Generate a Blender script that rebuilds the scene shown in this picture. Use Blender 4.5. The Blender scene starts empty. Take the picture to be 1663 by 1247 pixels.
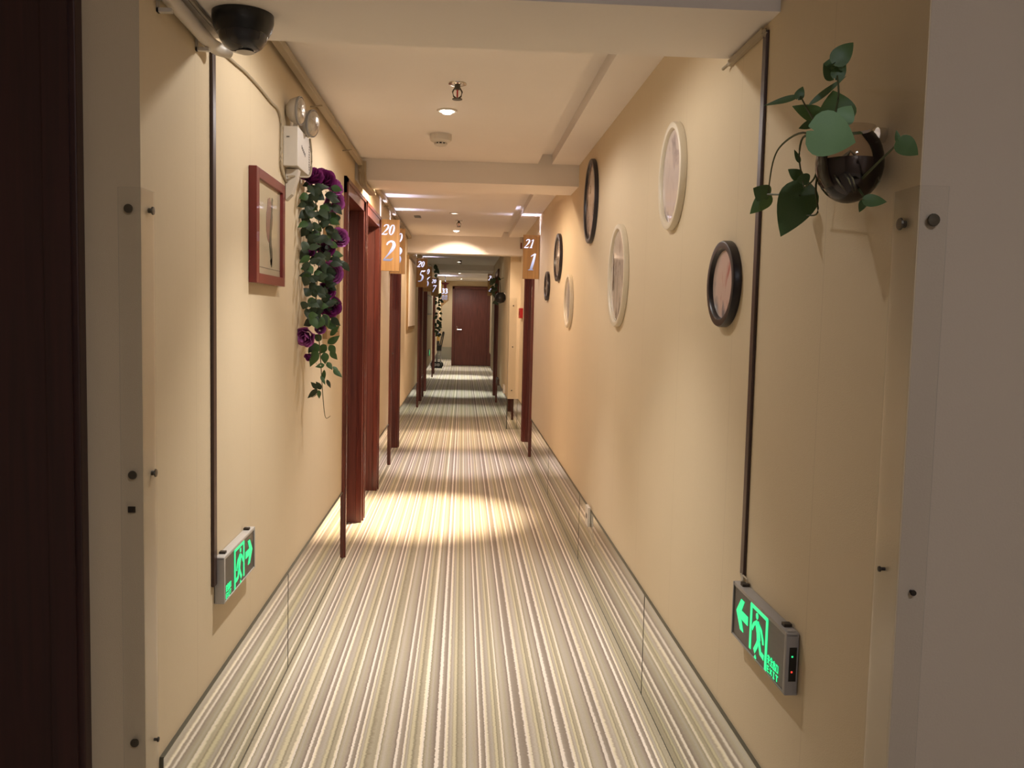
import bpy, bmesh, math, random
from mathutils import Vector, Matrix, Euler
PI = math.pi
SC = bpy.context.scene
COL = SC.collection

# ------------------------------------------------------------------ camera, world, exposure, main light levels
cam_d = bpy.data.cameras.new('camera'); cam = bpy.data.objects.new('camera', cam_d); COL.objects.link(cam)
cam_d.sensor_width = 36.0; cam_d.lens = 1437.13 / 1663 * 36.0; cam_d.clip_start = 0.02; cam_d.clip_end = 100
R_ = Vector((0.998208, -0.055336, 0.022760)); U_ = Vector((-0.018434, 0.077471, 0.996824)); F_ = Vector((0.056924, 0.995458, -0.076312))
m = Matrix((R_, U_, -F_)).transposed().to_4x4(); m.translation = Vector((0, 0, 1.3)); cam.matrix_world = m
SC.camera = cam
w = bpy.data.worlds.new('world'); SC.world = w; w.use_nodes = True
w.node_tree.nodes['Background'].inputs[0].default_value = (0.5, 0.5, 0.6, 1)
w.node_tree.nodes['Background'].inputs[1].default_value = 0.02
SC.view_settings.view_transform = 'Standard'; SC.view_settings.look = 'None'
SC.view_settings.exposure = 0.0; SC.view_settings.gamma = 1.0; SC.view_settings.use_curve_mapping = False
# ceiling downlights: x, y, beam watts, beam cone degrees, wash watts, colour
LAMPS = [
    (-0.08, 2.52, 80, 84, 12.5, (1.0, .945, .89)),
    (-0.083, 3.866, 80, 66, 17, (1.0, .935, .91)),
    (-0.27, 5.70, 600, 43, 52, (1.0, .76, .53)),
    (-0.088, 7.69, 150, 46, 17, (1.0, .88, .90)),
    (-0.083, 9.24, 190, 50, 26, (1.0, .76, .56)),
    (-0.08, 12.1, 80, 50, 1.5, (.97, 1.0, .84)),
    (-0.073, 14.633, 170, 46, 4, (.97, 1.0, .90)),
    (-0.08, 18.6, 260, 48, 22, (1.0, .98, .90)),
    (-0.05, 21.5, 100, 60, 26, (1.0, .96, .90)),
    (-0.3, 24.2, 60, 80, 75, (1.0, .96, .90)),
]
SIGN_W = 1.3          # watts of each number sign's LED
FOYER_W = 18.0         # cool lamp in the entry behind the camera

# ------------------------------------------------------------------ helpers
def lin(c):
    return tuple((v / 12.92 if v <= .04045 else ((v + .055) / 1.055) ** 2.4) for v in c)
def rgb(r, g, b): return (*lin((r / 255, g / 255, b / 255)), 1)
def mat(name, col, rough=.6, metal=0., bump=0., bscale=200., var=0., vscale=30., spec=.5, coat=0., emis=None, estr=0., stretch=(1, 1, 1), trans=0., alpha=1.):
    M = bpy.data.materials.new(name); M.use_nodes = True; N = M.node_tree.nodes; L = M.node_tree.links
    P = N['Principled BSDF']; P.inputs['Base Color'].default_value = col; P.inputs['Roughness'].default_value = rough
    P.inputs['Metallic'].default_value = metal; P.inputs['Specular IOR Level'].default_value = spec
    P.inputs['Coat Weight'].default_value = coat; P.inputs['Transmission Weight'].default_value = trans; P.inputs['Alpha'].default_value = alpha
    if emis: P.inputs['Emission Color'].default_value = emis; P.inputs['Emission Strength'].default_value = estr
    tc = N.new('ShaderNodeTexCoord'); mp = N.new('ShaderNodeMapping'); mp.inputs['Scale'].default_value = stretch
    L.new(tc.outputs['Object'], mp.inputs['Vector'])
    if var:
        n = N.new('ShaderNodeTexNoise'); n.inputs['Scale'].default_value = vscale; n.inputs['Detail'].default_value = 4
        L.new(mp.outputs[0], n.inputs['Vector'])
        mx = N.new('ShaderNodeMix'); mx.data_type = 'RGBA'
        mx.inputs[6].default_value = tuple(max(0, c * (1 - var)) for c in col[:3]) + (1,)
        mx.inputs[7].default_value = tuple(min(1, c * (1 + var)) for c in col[:3]) + (1,)
        L.new(n.outputs['Fac'], mx.inputs[0]); L.new(mx.outputs[2], P.inputs['Base Color'])
    if bump:
        n2 = N.new('ShaderNodeTexNoise'); n2.inputs['Scale'].default_value = bscale; n2.inputs['Detail'].default_value = 3
        L.new(mp.outputs[0], n2.inputs['Vector'])
        b = N.new('ShaderNodeBump'); b.inputs['Strength'].default_value = bump; b.inputs['Distance'].default_value = .002
        L.new(n2.outputs['Fac'], b.inputs['Height']); L.new(b.outputs[0], P.inputs['Normal'])
    return M

class MB:
    def __init__(s): s.bm = bmesh.new()
    def box(s, a, b, bevel=0):
        a2 = [min(a[i], b[i]) for i in range(3)]; b2 = [max(a[i], b[i]) for i in range(3)]
        r = bmesh.ops.create_cube(s.bm, size=1)
        for v in r['verts']:
            v.co = Vector([a2[i] + (v.co[i] + .5) * (b2[i] - a2[i]) for i in range(3)])
        if bevel:
            es = list({e for v in r['verts'] for e in v.link_edges})
            bmesh.ops.bevel(s.bm, geom=es, offset=bevel, segments=2, affect='EDGES', profile=.6)
        return s
    def lathe(s, prof, c=(0, 0, 0), axis='Z', seg=24, sx=1, sy=1, cap=True):
        rings = []
        for (r, h) in prof:
            ring = []
            for k in range(seg):
                a = 2 * PI * k / seg; x, y = r * math.cos(a) * sx, r * math.sin(a) * sy
                p = {'Z': (x, y, h), 'Y': (x, h, y), 'X': (h, x, y)}[axis]
                ring.append(s.bm.verts.new(Vector(p) + Vector(c)))
            rings.append(ring)
        for i in range(len(rings) - 1):
            for k in range(seg):
                try: s.bm.faces.new((rings[i][k], rings[i][(k + 1) % seg], rings[i + 1][(k + 1) % seg], rings[i + 1][k]))
                except ValueError: pass
        if cap:
            for rg in (rings[0], rings[-1]):
                try: s.bm.faces.new(rg)
                except ValueError: pass
        return s
    def tube(s, pts, r, seg=8, r2=None):
        pts = [Vector(p) for p in pts]; n = len(pts); rings = []
        up = Vector((0, 0, 1))
        for i, p in enumerate(pts):
            d = (pts[min(i + 1, n - 1)] - pts[max(i - 1, 0)]).normalized()
            a = d.cross(up)
            if a.length < .1: a = d.cross(Vector((1, 0, 0)))
            a.normalize(); b = d.cross(a)
            rr = r if r2 is None else r + (r2 - r) * i / (n - 1)
            rings.append([s.bm.verts.new(p + (a * math.cos(2 * PI * k / seg) + b * math.sin(2 * PI * k / seg)) * rr) for k in range(seg)])
        for i in range(n - 1):
            for k in range(seg):
                s.bm.faces.new((rings[i][k], rings[i][(k + 1) % seg], rings[i + 1][(k + 1) % seg], rings[i + 1][k]))
        s.bm.faces.new(rings[0]); s.bm.faces.new(rings[-1][::-1])
        return s
    def prism(s, pts, y0, y1):
        """polygon in local x,z extruded from y0 (front) to y1"""
        f = [s.bm.verts.new((x, y0, z)) for x, z in pts]; b = [s.bm.verts.new((x, y1, z)) for x, z in pts]
        n = len(pts)
        s.bm.faces.new(f); s.bm.faces.new(b[::-1])
        for i in range(n): s.bm.faces.new((f[i], b[i], b[(i + 1) % n], f[(i + 1) % n]))
        return s
    def stroke(s, pts, y, th=.0008):
        """pts = (x, z, half width); a ribbon drawn on the local xz plane at y, thickness th"""
        n = len(pts); A = []; B = []
        for i in range(n):
            d = Vector((pts[min(i + 1, n - 1)][0] - pts[max(i - 1, 0)][0], pts[min(i + 1, n - 1)][1] - pts[max(i - 1, 0)][1]))
            if d.length < 1e-9: d = Vector((1, 0))
            d.normalize(); nn = Vector((-d.y, d.x)) * pts[i][2]
            A.append((pts[i][0] + nn.x, pts[i][1] + nn.y)); B.append((pts[i][0] - nn.x, pts[i][1] - nn.y))
        v = [[s.bm.verts.new((p[0], yy, p[1])) for p in q] for q in (A, B) for yy in (y, y + th)]
        for i in range(n - 1):
            s.bm.faces.new((v[0][i], v[0][i + 1], v[2][i + 1], v[2][i]))
            s.bm.faces.new((v[1][i], v[3][i], v[3][i + 1], v[1][i + 1]))
            s.bm.faces.new((v[0][i], v[1][i], v[1][i + 1], v[0][i + 1]))
            s.bm.faces.new((v[2][i], v[2][i + 1], v[3][i + 1], v[3][i]))
        return s
    def grid(s, f, nu, nv, close=False):
        V = [[s.bm.verts.new(f(i / nu, j / nv)) for j in range(nv + 1)] for i in range(nu + 1)]
        for i in range(nu):
            for j in range(nv):
                try: s.bm.faces.new((V[i][j], V[i + 1][j], V[i + 1][j + 1], V[i][j + 1]))
                except ValueError: pass
        return s
    def build(s, name, m_, parent=None, smooth=False, loc=None, rot=None, label=None, kind=None, mats=None):
        bmesh.ops.recalc_face_normals(s.bm, faces=s.bm.faces)
        me = bpy.data.meshes.new(name); s.bm.to_mesh(me); s.bm.free(); me.materials.append(m_)
        if smooth:
            for p in me.polygons: p.use_smooth = True
            me.set_sharp_from_angle(angle=math.radians(40))
        o = bpy.data.objects.new(name, me); COL.objects.link(o)
        if parent: o.parent = parent
        if loc: o.location = loc
        if rot: o.rotation_euler = rot
        if label: o['label'] = label
        if kind: o['kind'] = kind
        return o

def tag(o, label, cat, group=None):
    o['label'] = label; o['category'] = cat
    if group: o['group'] = group
    return o
def thing(name, label, cat, loc=(0, 0, 0), rz=0, group=None):
    o = bpy.data.objects.new(name, None); COL.objects.link(o); o.empty_display_size = .05
    o.location = loc; o.rotation_euler = (0, 0, rz); return tag(o, label, cat, group)
def setting(name, loc=(0, 0, 0), rz=0):
    o = bpy.data.objects.new(name, None); COL.objects.link(o); o.location = loc; o.rotation_euler = (0, 0, rz); o['kind'] = 'structure'; return o
def struct(name, mb, m_): o = mb.build(name, m_); o['kind'] = 'structure'; return o
def area(name, loc, sx, sy, watts, col, rot=(0, 0, 0), parent=None):
    l = bpy.data.lights.new(name, 'AREA'); l.shape = 'RECTANGLE'; l.size = sx; l.size_y = sy; l.energy = watts; l.color = col
    o = bpy.data.objects.new(name, l); COL.objects.link(o); o.location = loc; o.rotation_euler = rot
    if parent: o.parent = parent
    return o
def spot(name, loc, watts, deg, blend, col, r=.02, rot=(0, 0, 0)):
    l = bpy.data.lights.new(name, 'SPOT'); l.energy = watts; l.spot_size = math.radians(deg); l.spot_blend = blend; l.color = col; l.shadow_soft_size = r
    o = bpy.data.objects.new(name, l); COL.objects.link(o); o.location = loc; o.rotation_euler = rot; return o
def smooth_pts(P, k=4):
    out = []
    for i in range(len(P) - 1):
        p0, p1, p2, p3 = P[max(i - 1, 0)], P[i], P[i + 1], P[min(i + 2, len(P) - 1)]
        for j in range(k):
            t = j / k
            out.append(tuple(.5 * ((2 * b) + (-a + c) * t + (2 * a - 5 * b + 4 * c - d) * t * t + (-a + 3 * b - 3 * c + d) * t ** 3) for a, b, c, d in zip(p0, p1, p2, p3)))
    out.append(tuple(P[-1])); return out

# ------------------------------------------------------------------ materials
def wallpaper(name, c0, c1):
    M = mat(name, c0, .75, bump=.25, bscale=500, spec=.25); N = M.node_tree.nodes; L = M.node_tree.links; P = N['Principled BSDF']
    tc = N.new('ShaderNodeTexCoord')
    n = N.new('ShaderNodeTexNoise'); n.inputs['Scale'].default_value = 2.2; n.inputs['Detail'].default_value = 3; L.new(tc.outputs['Object'], n.inputs[0])
    mp = N.new('ShaderNodeMapping'); mp.inputs['Scale'].default_value = (260, 260, 40); L.new(tc.outputs['Object'], mp.inputs[0])
    n3 = N.new('ShaderNodeTexNoise'); n3.inputs['Scale'].default_value = 1; L.new(mp.outputs[0], n3.inputs[0])
    mx = N.new('ShaderNodeMix'); mx.data_type = 'RGBA'; mx.inputs[6].default_value = c0; mx.inputs[7].default_value = c1
    ad = N.new('ShaderNodeMath'); ad.operation = 'MULTIPLY_ADD'; ad.inputs[1].default_value = .35; ad.inputs[2].default_value = 0
    L.new(n3.outputs['Fac'], ad.inputs[0])
    ad2 = N.new('ShaderNodeMath'); ad2.operation = 'MULTIPLY_ADD'; ad2.inputs[1].default_value = .65; L.new(n.outputs['Fac'], ad2.inputs[0]); L.new(ad.outputs[0], ad2.inputs[2])
    L.new(ad2.outputs[0], mx.inputs[0])
    # hairline seams between wallpaper drops
    sp = N.new('ShaderNodeSeparateXYZ'); L.new(tc.outputs['Object'], sp.inputs[0])
    a = N.new('ShaderNodeMath'); a.operation = 'MULTIPLY_ADD'; a.inputs[1].default_value = 1 / .53; a.inputs[2].default_value = .02; L.new(sp.outputs[1], a.inputs[0])
    fr = N.new('ShaderNodeMath'); fr.operation = 'FRACT'; L.new(a.outputs[0], fr.inputs[0])
    lt = N.new('ShaderNodeMath'); lt.operation = 'LESS_THAN'; lt.inputs[1].default_value = .003; L.new(fr.outputs[0], lt.inputs[0])
    ml = N.new('ShaderNodeMath'); ml.operation = 'MULTIPLY'; ml.inputs[1].default_value = .22; L.new(lt.outputs[0], ml.inputs[0])
    m2 = N.new('ShaderNodeMix'); m2.data_type = 'RGBA'; m2.inputs[7].default_value = rgb(120, 90, 60); L.new(ml.outputs[0], m2.inputs[0]); L.new(mx.outputs[2], m2.inputs[6])
    L.new(m2.outputs[2], P.inputs['Base Color'])
    return M
M_WALL = wallpaper('wallpaper', rgb(215, 197, 165), rgb(223, 206, 177))
M_PLAS = mat('plaster', rgb(240, 233, 226), .8, bump=.15, bscale=80, var=.03, vscale=3)
M_PAINT = mat('foyer_paint', rgb(205, 190, 170), .7, bump=.2, bscale=300, var=.03, vscale=3)
def wood(name, c0, c1, rough=.28, coat=.5):
    M = mat(name, c0, rough, coat=coat); N = M.node_tree.nodes; L = M.node_tree.links; P = N['Principled BSDF']
    tc = N.new('ShaderNodeTexCoord'); mp = N.new('ShaderNodeMapping'); mp.inputs['Scale'].default_value = (60, 60, 2.5); L.new(tc.outputs['Object'], mp.inputs[0])
    n = N.new('ShaderNodeTexNoise'); n.inputs['Scale'].default_value = 1; n.inputs['Detail'].default_value = 6; n.inputs['Distortion'].default_value = .4; L.new(mp.outputs[0], n.inputs[0])
    cr = N.new('ShaderNodeValToRGB'); cr.color_ramp.elements[0].position = .3; cr.color_ramp.elements[1].position = .72
    cr.color_ramp.elements[0].color = c0; cr.color_ramp.elements[1].color = c1; L.new(n.outputs['Fac'], cr.inputs[0]); L.new(cr.outputs[0], P.inputs['Base Color'])
    return M
M_MAHO = wood('mahogany', rgb(88, 42, 36), rgb(124, 62, 50), .32, .3)
M_MAHO_D = wood('mahogany_leaf', rgb(88, 44, 38), rgb(124, 66, 55), .42, .15)
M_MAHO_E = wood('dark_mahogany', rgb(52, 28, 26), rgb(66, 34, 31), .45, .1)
M_MIRROR = mat('mirror_glass', (.70, .70, .64, 1), .035, metal=1., bump=.02, bscale=6)
M_EDGE = mat('glass_edge', rgb(78, 76, 64), .4)
M_CHROME = mat('chrome', (.75, .73, .7, 1), .18, metal=1)
M_WHITEPL = mat('white_plastic', rgb(214, 206, 194), .45, var=.05, vscale=20)
M_GREYPL = mat('grey_plastic', rgb(150, 146, 142), .4, var=.04, vscale=30)
M_DARKSTRIP = mat('brown_trunking', rgb(66, 46, 40), .4, var=.1, vscale=10)
M_BLACK = mat('black_plastic', rgb(22, 24, 26), .3)
M_SCREW = mat('screw', rgb(92, 86, 74), .35, metal=.6)
M_SCREWD = mat('screw_dark', rgb(50, 42, 34), .5, metal=.3)
M_CABLE = mat('cable_sheath', rgb(172, 158, 134), .6)
M_SIGNWOOD = wood('sign_wood', rgb(178, 138, 88), rgb(206, 164, 110), .4, .2)
M_SIGNSIDE = mat('sign_side', rgb(70, 46, 34), .5)
M_RED = mat('red_plastic', rgb(190, 30, 34), .4)
def emit(name, col, s):
    return mat(name, (0, 0, 0, 1), .5, emis=col, estr=s)
M_GLYPH = emit('sign_glyph', (.72, .72, 1.0, 1), 1.6)
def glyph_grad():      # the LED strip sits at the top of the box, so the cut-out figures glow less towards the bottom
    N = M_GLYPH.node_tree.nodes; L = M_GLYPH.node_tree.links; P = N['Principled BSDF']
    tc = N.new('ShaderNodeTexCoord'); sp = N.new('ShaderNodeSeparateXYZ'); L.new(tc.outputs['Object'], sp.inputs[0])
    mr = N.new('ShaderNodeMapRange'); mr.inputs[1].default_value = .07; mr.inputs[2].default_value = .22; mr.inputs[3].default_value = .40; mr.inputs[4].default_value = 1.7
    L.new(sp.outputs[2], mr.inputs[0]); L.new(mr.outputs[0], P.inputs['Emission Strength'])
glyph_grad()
M_BULB = emit('lamp_bulb', (1., .93, .80, 1), 22)
M_BULBW = emit('lamp_bulb_weak', (1., .93, .80, 1), 2.5)
M_GREEN = emit('exit_green', (.03, .95, .30, 1), 1.15)
M_CLEAR = bpy.data.materials.new('clear_plastic'); M_CLEAR.use_nodes = True
def clear_mat():
    N = M_CLEAR.node_tree.nodes; L = M_CLEAR.node_tree.links; N.remove(N['Principled BSDF'])
    t = N.new('ShaderNodeBsdfTransparent'); t.inputs[0].default_value = (.99, .99, .985, 1)
    g = N.new('ShaderNodeBsdfGlossy'); g.inputs['Roughness'].default_value = .15
    d = N.new('ShaderNodeBsdfDiffuse'); d.inputs[0].default_value = rgb(225, 218, 210)
    m1 = N.new('ShaderNodeMixShader'); m1.inputs[0].default_value = .45; L.new(g.outputs[0], m1.inputs[1]); L.new(d.outputs[0], m1.inputs[2])
    fr = N.new('ShaderNodeLayerWeight'); fr.inputs[0].default_value = .25
    mm = N.new('ShaderNodeMath'); mm.operation = 'MULTIPLY_ADD'; mm.inputs[1].default_value = .3; mm.inputs[2].default_value = .012; mm.use_clamp = True
    L.new(fr.outputs['Fresnel'], mm.inputs[0])
    m2 = N.new('ShaderNodeMixShader'); L.new(mm.outputs[0], m2.inputs[0]); L.new(t.outputs[0], m2.inputs[1]); L.new(m1.outputs[0], m2.inputs[2])
    L.new(m2.outputs[0], N['Material Output'].inputs[0])
clear_mat()
def carpet():
    M = mat('striped_carpet', (1, 1, 1, 1), .95, spec=.1); N = M.node_tree.nodes; L = M.node_tree.links; P = N['Principled BSDF']
    tc = N.new('ShaderNodeTexCoord'); sp = N.new('ShaderNodeSeparateXYZ'); L.new(tc.outputs['Object'], sp.inputs[0])
    def math_(op, a, b=None, c=None):
        n = N.new('ShaderNodeMath'); n.operation = op
        for i, v in enumerate((a, b, c)):
            if v is None: continue
            if isinstance(v, (int, float)): n.inputs[i].default_value = v
            else: L.new(v, n.inputs[i])
        return n.outputs[0]
    # wobble of the loop-pile rows
    cb = N.new('ShaderNodeCombineXYZ'); L.new(math_('MULTIPLY', sp.outputs[0], 30), cb.inputs[0]); L.new(math_('MULTIPLY', sp.outputs[1], 100), cb.inputs[1])
    wn = N.new('ShaderNodeTexNoise'); wn.inputs['Scale'].default_value = 1; wn.inputs['Detail'].default_value = 2; L.new(cb.outputs[0], wn.inputs[0])
    x = math_('ADD', sp.outputs[0], math_('MULTIPLY', math_('SUBTRACT', wn.outputs['Fac'], .5), .0075))
    cw_ = N.new('ShaderNodeCombineXYZ'); L.new(math_('MULTIPLY', sp.outputs[0], 9), cw_.inputs[0])
    wn2 = N.new('ShaderNodeTexNoise'); wn2.inputs['Scale'].default_value = 1; wn2.inputs['Detail'].default_value = 2; L.new(cw_.outputs[0], wn2.inputs[0])
    f = math_('FRACT', math_('DIVIDE', math_('ADD', math_('ADD', x, 2.034), math_('MULTIPLY', wn2.outputs['Fac'], .08)), .126))
    cr = N.new('ShaderNodeValToRGB'); e = cr.color_ramp; e.interpolation = 'LINEAR'
    W = rgb(240, 230, 218); C = rgb(232, 222, 196); T = rgb(172, 161, 148); TD = rgb(148, 136, 124); O = rgb(180, 171, 150); OD = rgb(150, 141, 120); G = rgb(188, 180, 168); Y = rgb(206, 197, 168)
    stops = [(0, W), (.06, W), (.085, T), (.19, TD), (.215, W), (.27, C), (.30, T), (.36, G), (.40, O), (.425, Y), (.47, Y), (.50, OD), (.535, O), (.60, O), (.62, C), (.675, W), (.70, OD), (.73, O), (.80, G), (.87, O), (.93, T), (.975, TD)]
    for i, (p, c) in enumerate(stops):
        el = e.elements[i] if i < 2 else e.elements.new(p)
        el.position = p; el.color = c
    L.new(f, cr.inputs[0])
    # slow change of tone from repeat to repeat
    cb2 = N.new('ShaderNodeCombineXYZ'); L.new(math_('MULTIPLY', x, 23), cb2.inputs[0])
    tn = N.new('ShaderNodeTexNoise'); tn.inputs['Scale'].default_value = 1; tn.inputs['Detail'].default_value = 3; L.new(cb2.outputs[0], tn.inputs[0])
    k = math_('MULTIPLY_ADD', tn.outputs['Fac'], .7, .65)
    pn = N.new('ShaderNodeTexNoise'); pn.inputs['Scale'].default_value = 260; pn.inputs['Detail'].default_value = 2; L.new(tc.outputs['Object'], pn.inputs[0])
    k2 = math_('MULTIPLY', k, math_('MULTIPLY_ADD', pn.outputs['Fac'], .3, .85))
    vm = N.new('ShaderNodeVectorMath'); vm.operation = 'SCALE'; L.new(cr.outputs[0], vm.inputs[0]); L.new(k2, vm.inputs['Scale'])
    L.new(vm.outputs[0], P.inputs['Base Color'])
    b = N.new('ShaderNodeBump'); b.inputs['Strength'].default_value = .5; b.inputs['Distance'].default_value = .003; L.new(pn.outputs['Fac'], b.inputs['Height']); L.new(b.outputs[0], P.inputs['Normal'])
    return M
M_CARPET = carpet()

# ------------------------------------------------------------------ the shell
XL, XR, X2, X3 = -.622, .651, .53, .70
YL0, YR0 = 1.76, 1.253
ZC = 2.17
YE = 26.2
struct('floor', MB().box((-1.9, -1.6, -.1), (1.9, YE + .2, 0)), M_CARPET)
DOORL = [(4.655, 5.545, 'd'), (5.575, 6.55, 'd'), (7.585, 8.665, 'd'), (12.35, 13.36, 'd'), (14.0, 15.09, 'd'), (18.4, 19.52, 'd')]
def wall_mb(x0, x1, spans, doors, z1=2.3, zt=1.985):
    b = MB(); y = spans[0]
    for (a, c, *_) in doors:
        if a + .03 > y: b.box((x0, y, 0), (x1, a + .03, z1))
        b.box((x0, a + .03, zt), (x1, c - .03, z1)); y = c - .03
    b.box((x0, y, 0), (x1, spans[1], z1)); return b
struct('wall_left', wall_mb(XL, XL - .16, (YL0, YE), DOORL), M_WALL)
DOORR = [(8.126, 9.19, 'd')]
struct('wall_right', wall_mb(XR, XR + .16, (YR0, 10.25), DOORR, 2.62), M_WALL)
struct('wall_right', wall_mb(X2, X2 + .16, (10.2, 16.45), [(13.25, 14.45, 'd')]), M_WALL)
struct('wall_right', MB().box((X2 + .005, 16.36, 0), (X3 + .2, 16.5, 2.3)).box((X3, 16.5, 0), (X3 + .16, 23.0, 2.3)), M_WALL)
struct('wall_right', MB().box((X2, 10.12, 0), (XR + .02, 10.26, 2.3)), M_WALL)
struct('wall_far', MB().box((-.275, 22.84, 0), (-.235, 23.0, 2.45)).box((.655, 22.84, 0), (X3 + .05, 23.0, 2.45)).box((-.235, 22.84, 2.0), (.655, 23.0, 2.45)), M_WALL)
struct('wall_far', MB().box((-.78, YE, 0), (.2, YE + .15, 2.45)), M_WALL)
struct('wall_alcove', MB().box((-.235, 23.0, 0), (-.1, YE, 2.45)), M_WALL)
struct('wall_backing', MB().box((XL - .6, YL0 + .2, 0), (XL - .5, YE, 2.3)), M_PLAS)
struct('wall_backing', MB().box((1.35, YR0 + .2, 0), (1.45, 23, 2.3)), M_PLAS)
# entry hall around the camera
struct('wall_entry_left', MB().box((XL - .002, YL0 + .001, 0), (-.735, YL0 + .12, 2.6)).box((-.735, YL0 + .001, 2.25), (-1.8, YL0 + .12, 2.6)).box((-1.55, YL0 + .001, 0), (-1.8, YL0 + .12, 2.25)), M_PAINT)
struct('wall_entry_right', MB().box((XR + .002, YR0 - .0005, 0), (1.8, YR0 + .12, 2.6)), M_PAINT)
struct('wall_entry_side', MB().box((-1.9, -1.6, 0), (-1.8, YL0 + .12, 2.6)), M_PAINT)
struct('wall_entry_side', MB().box((1.8, -1.6, 0), (1.9, YR0 + .12, 2.6)), M_PAINT)
struct('wall_entry_back', MB().box((-1.9, -1.7, 0), (1.9, -1.6, 2.6)), M_PAINT)
struct('ceiling_entry', MB().box((-1.9, -1.7, 2.6), (1.9, 2.3, 2.7)), M_PLAS)
# ceiling bays, with the shallow groove running beside the right wall
def bay(y0, y1, groove=True, xr=XR):
    b = MB()
    if groove:
        b.box((XL - .1, y0, ZC), (.412, y1, 2.3)).box((.412, y0, ZC + .055), (.492, y1, 2.3)).box((.492, y0, ZC), (xr + .1, y1, 2.3))
    else: b.box((XL - .1, y0, ZC), (xr + .1, y1, 2.3))
    struct('ceiling', b, M_PLAS)
bay(2.2, 5.13); bay(5.49, 9.89); bay(10.11, 15.51, False); bay(16.49, 22.9, False, X3)
struct('ceiling', MB().box((-.78, 22.8, 2.4), (.0, YE + .1, 2.5)), M_PLAS)
struct('trim_1', MB().box((XL - .05, 1.87, 1.947), (XR + .05, 2.213, 2.6)), M_PLAS)
struct('trim_2', MB().box((XL - .05, 5.12, 2.05), (XR + .05, 5.50, 2.3)), M_PLAS)
struct('trim_3', MB().box((XL - .05, 9.88, 1.975), (XR + .05, 10.12, 2.3)), M_PLAS)
struct('trim_4', MB().box((XL - .05, 15.5, 2.075), (X2 + .05, 16.5, 2.3)), M_PLAS)

# ------------------------------------------------------------------ mirror skirting, one panel after another
ZB = .353
def skirting(name, side, segs, x):
    root = setting(name)
    for (a, c) in segs:
        xo = x - side * .0075; g = .0015
        MB().box((x + side * .001, a + g, .001), (xo, c - g, ZB)).build('mirror_panel', M_MIRROR, root)
    b = MB()
    for (a, c) in segs: b.box((x + side * .001, a, ZB), (x - side * .009, c, ZB + .002)).box((x - side * .007, a, .0005), (x - side * .009, c, .002))
    b.build('top_bead', M_EDGE, root)
    b = MB()
    for (a, c) in segs:
        b.box((x, a - .002, .001), (x - side * .0082, a + .002, ZB)); b.box((x, c - .002, .001), (x - side * .0082, c + .002, ZB))
    b.build('joint', M_EDGE, root)
    return root
skirting('baseboard_left', -1, [(1.84, 3.185), (3.185, 4.65), (6.555, 7.58), (8.67, 10.5), (10.5, 12.34), (13.365, 13.99), (15.1, 16.8), (16.8, 18.39), (19.53, 21.4), (21.4, 23.5), (23.5, YE)], XL)
skirting('baseboard_right', 1, [(1.32, 2.956), (2.956, 4.66), (4.66, 6.369), (6.369, 8.12), (9.2, 10.11)], XR)
skirting('baseboard_bump', 1, [(10.13, 11.7), (11.7, 13.24), (14.46, 16.49)], X2)
skirting('baseboard_far_right', 1, [(16.51, 19.5), (19.5, 22.83)], X3)
r = setting('baseboard_pier'); MB().box((X2 + .002, 10.121, .001), (XR - .01, 10.1125, ZB)).build('mirror_panel', M_MIRROR, r)
MB().box((X2 - .004, 10.118, .001), (X2 + .002, 10.11, ZB)).build('glass_edge', M_EDGE, r)
r = setting('baseboard_far'); MB().box((XL + .01, YE + .001, .001), (-.24, YE - .0085, ZB)).build('mirror_panel', mat('dull_mirror', (.5, .52, .48, 1), .3, metal=1.), r)

# ------------------------------------------------------------------ recessed mahogany doors
def door(n, side, x, y0, y1, lever_near=True):
    root = setting('door_%d' % n)
    X = lambda d: x - side * d          # d > 0: into the corridor
    cw, p, zt, dep = .085, .014, 2.0, .13
    fr = MB()
    fr.box((X(-.02), y0, 0), (X(p), y0 + cw, zt)).box((X(-.02), y1 - cw, 0), (X(p), y1, zt)).box((X(-.02), y0, zt - cw), (X(p), y1, zt))
    fr.box((X(p), y0 + .012, 0), (X(p + .008), y0 + .03, zt - .012)).box((X(p), y1 - .03, 0), (X(p + .008), y1 - .012, zt - .012)).box((X(p), y0 + .012, zt - .03), (X(p + .008), y1 - .012, zt - .012))
    fr.build('casing', M_MAHO, root)
    jb = MB()
    jb.box((X(-.021), y0 + cw - .03, 0), (X(-dep), y0 + cw, zt - cw + .02)).box((X(-.021), y1 - cw, 0), (X(-dep), y1 - cw + .03, zt - cw + .02)).box((X(-.021), y0 + cw - .03, zt - cw), (X(-dep), y1 - cw + .03, zt - cw + .02))
    jb.box((X(-.07), y0 + cw, 0), (X(-.085), y0 + cw + .014, zt - cw)).box((X(-.07), y1 - cw - .014, 0), (X(-.085), y1 - cw, zt - cw)).box((X(-.07), y0 + cw, zt - cw - .014), (X(-.085), y1 - cw, zt - cw))
    jb.build('jamb', M_MAHO_D, root)
    lf = MB().box((X(-.086), y0 + cw + .002, .006), (X(-.128), y1 - cw - .002, zt - cw - .003), .002).build('door_leaf', M_MAHO_D, root)
    hy = y1 - cw - .07 if lever_near is False else y0 + cw + .28
    h = MB().box((X(-.086), hy - .025, .80), (X(-.080), hy + .025, .99), .002)
    h.tube([(X(-.08), hy, .92), (X(-.035), hy, .92)], .009).tube([(X(-.038), hy + .01, .92), (X(-.036), hy - .1, .922)], .008)
    h.build('lever_handle', M_CHROME, root, smooth=True)
    return root
door(2, -1, XL, 4.655, 5.545); door(3, -1, XL, 5.575, 6.55, True); door(4, -1, XL, 7.585, 8.665, False)
door(5, -1, XL, 12.35, 13.36); door(6, -1, XL, 14.0, 15.09); door(7, -1, XL, 18.4, 19.52)
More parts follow.
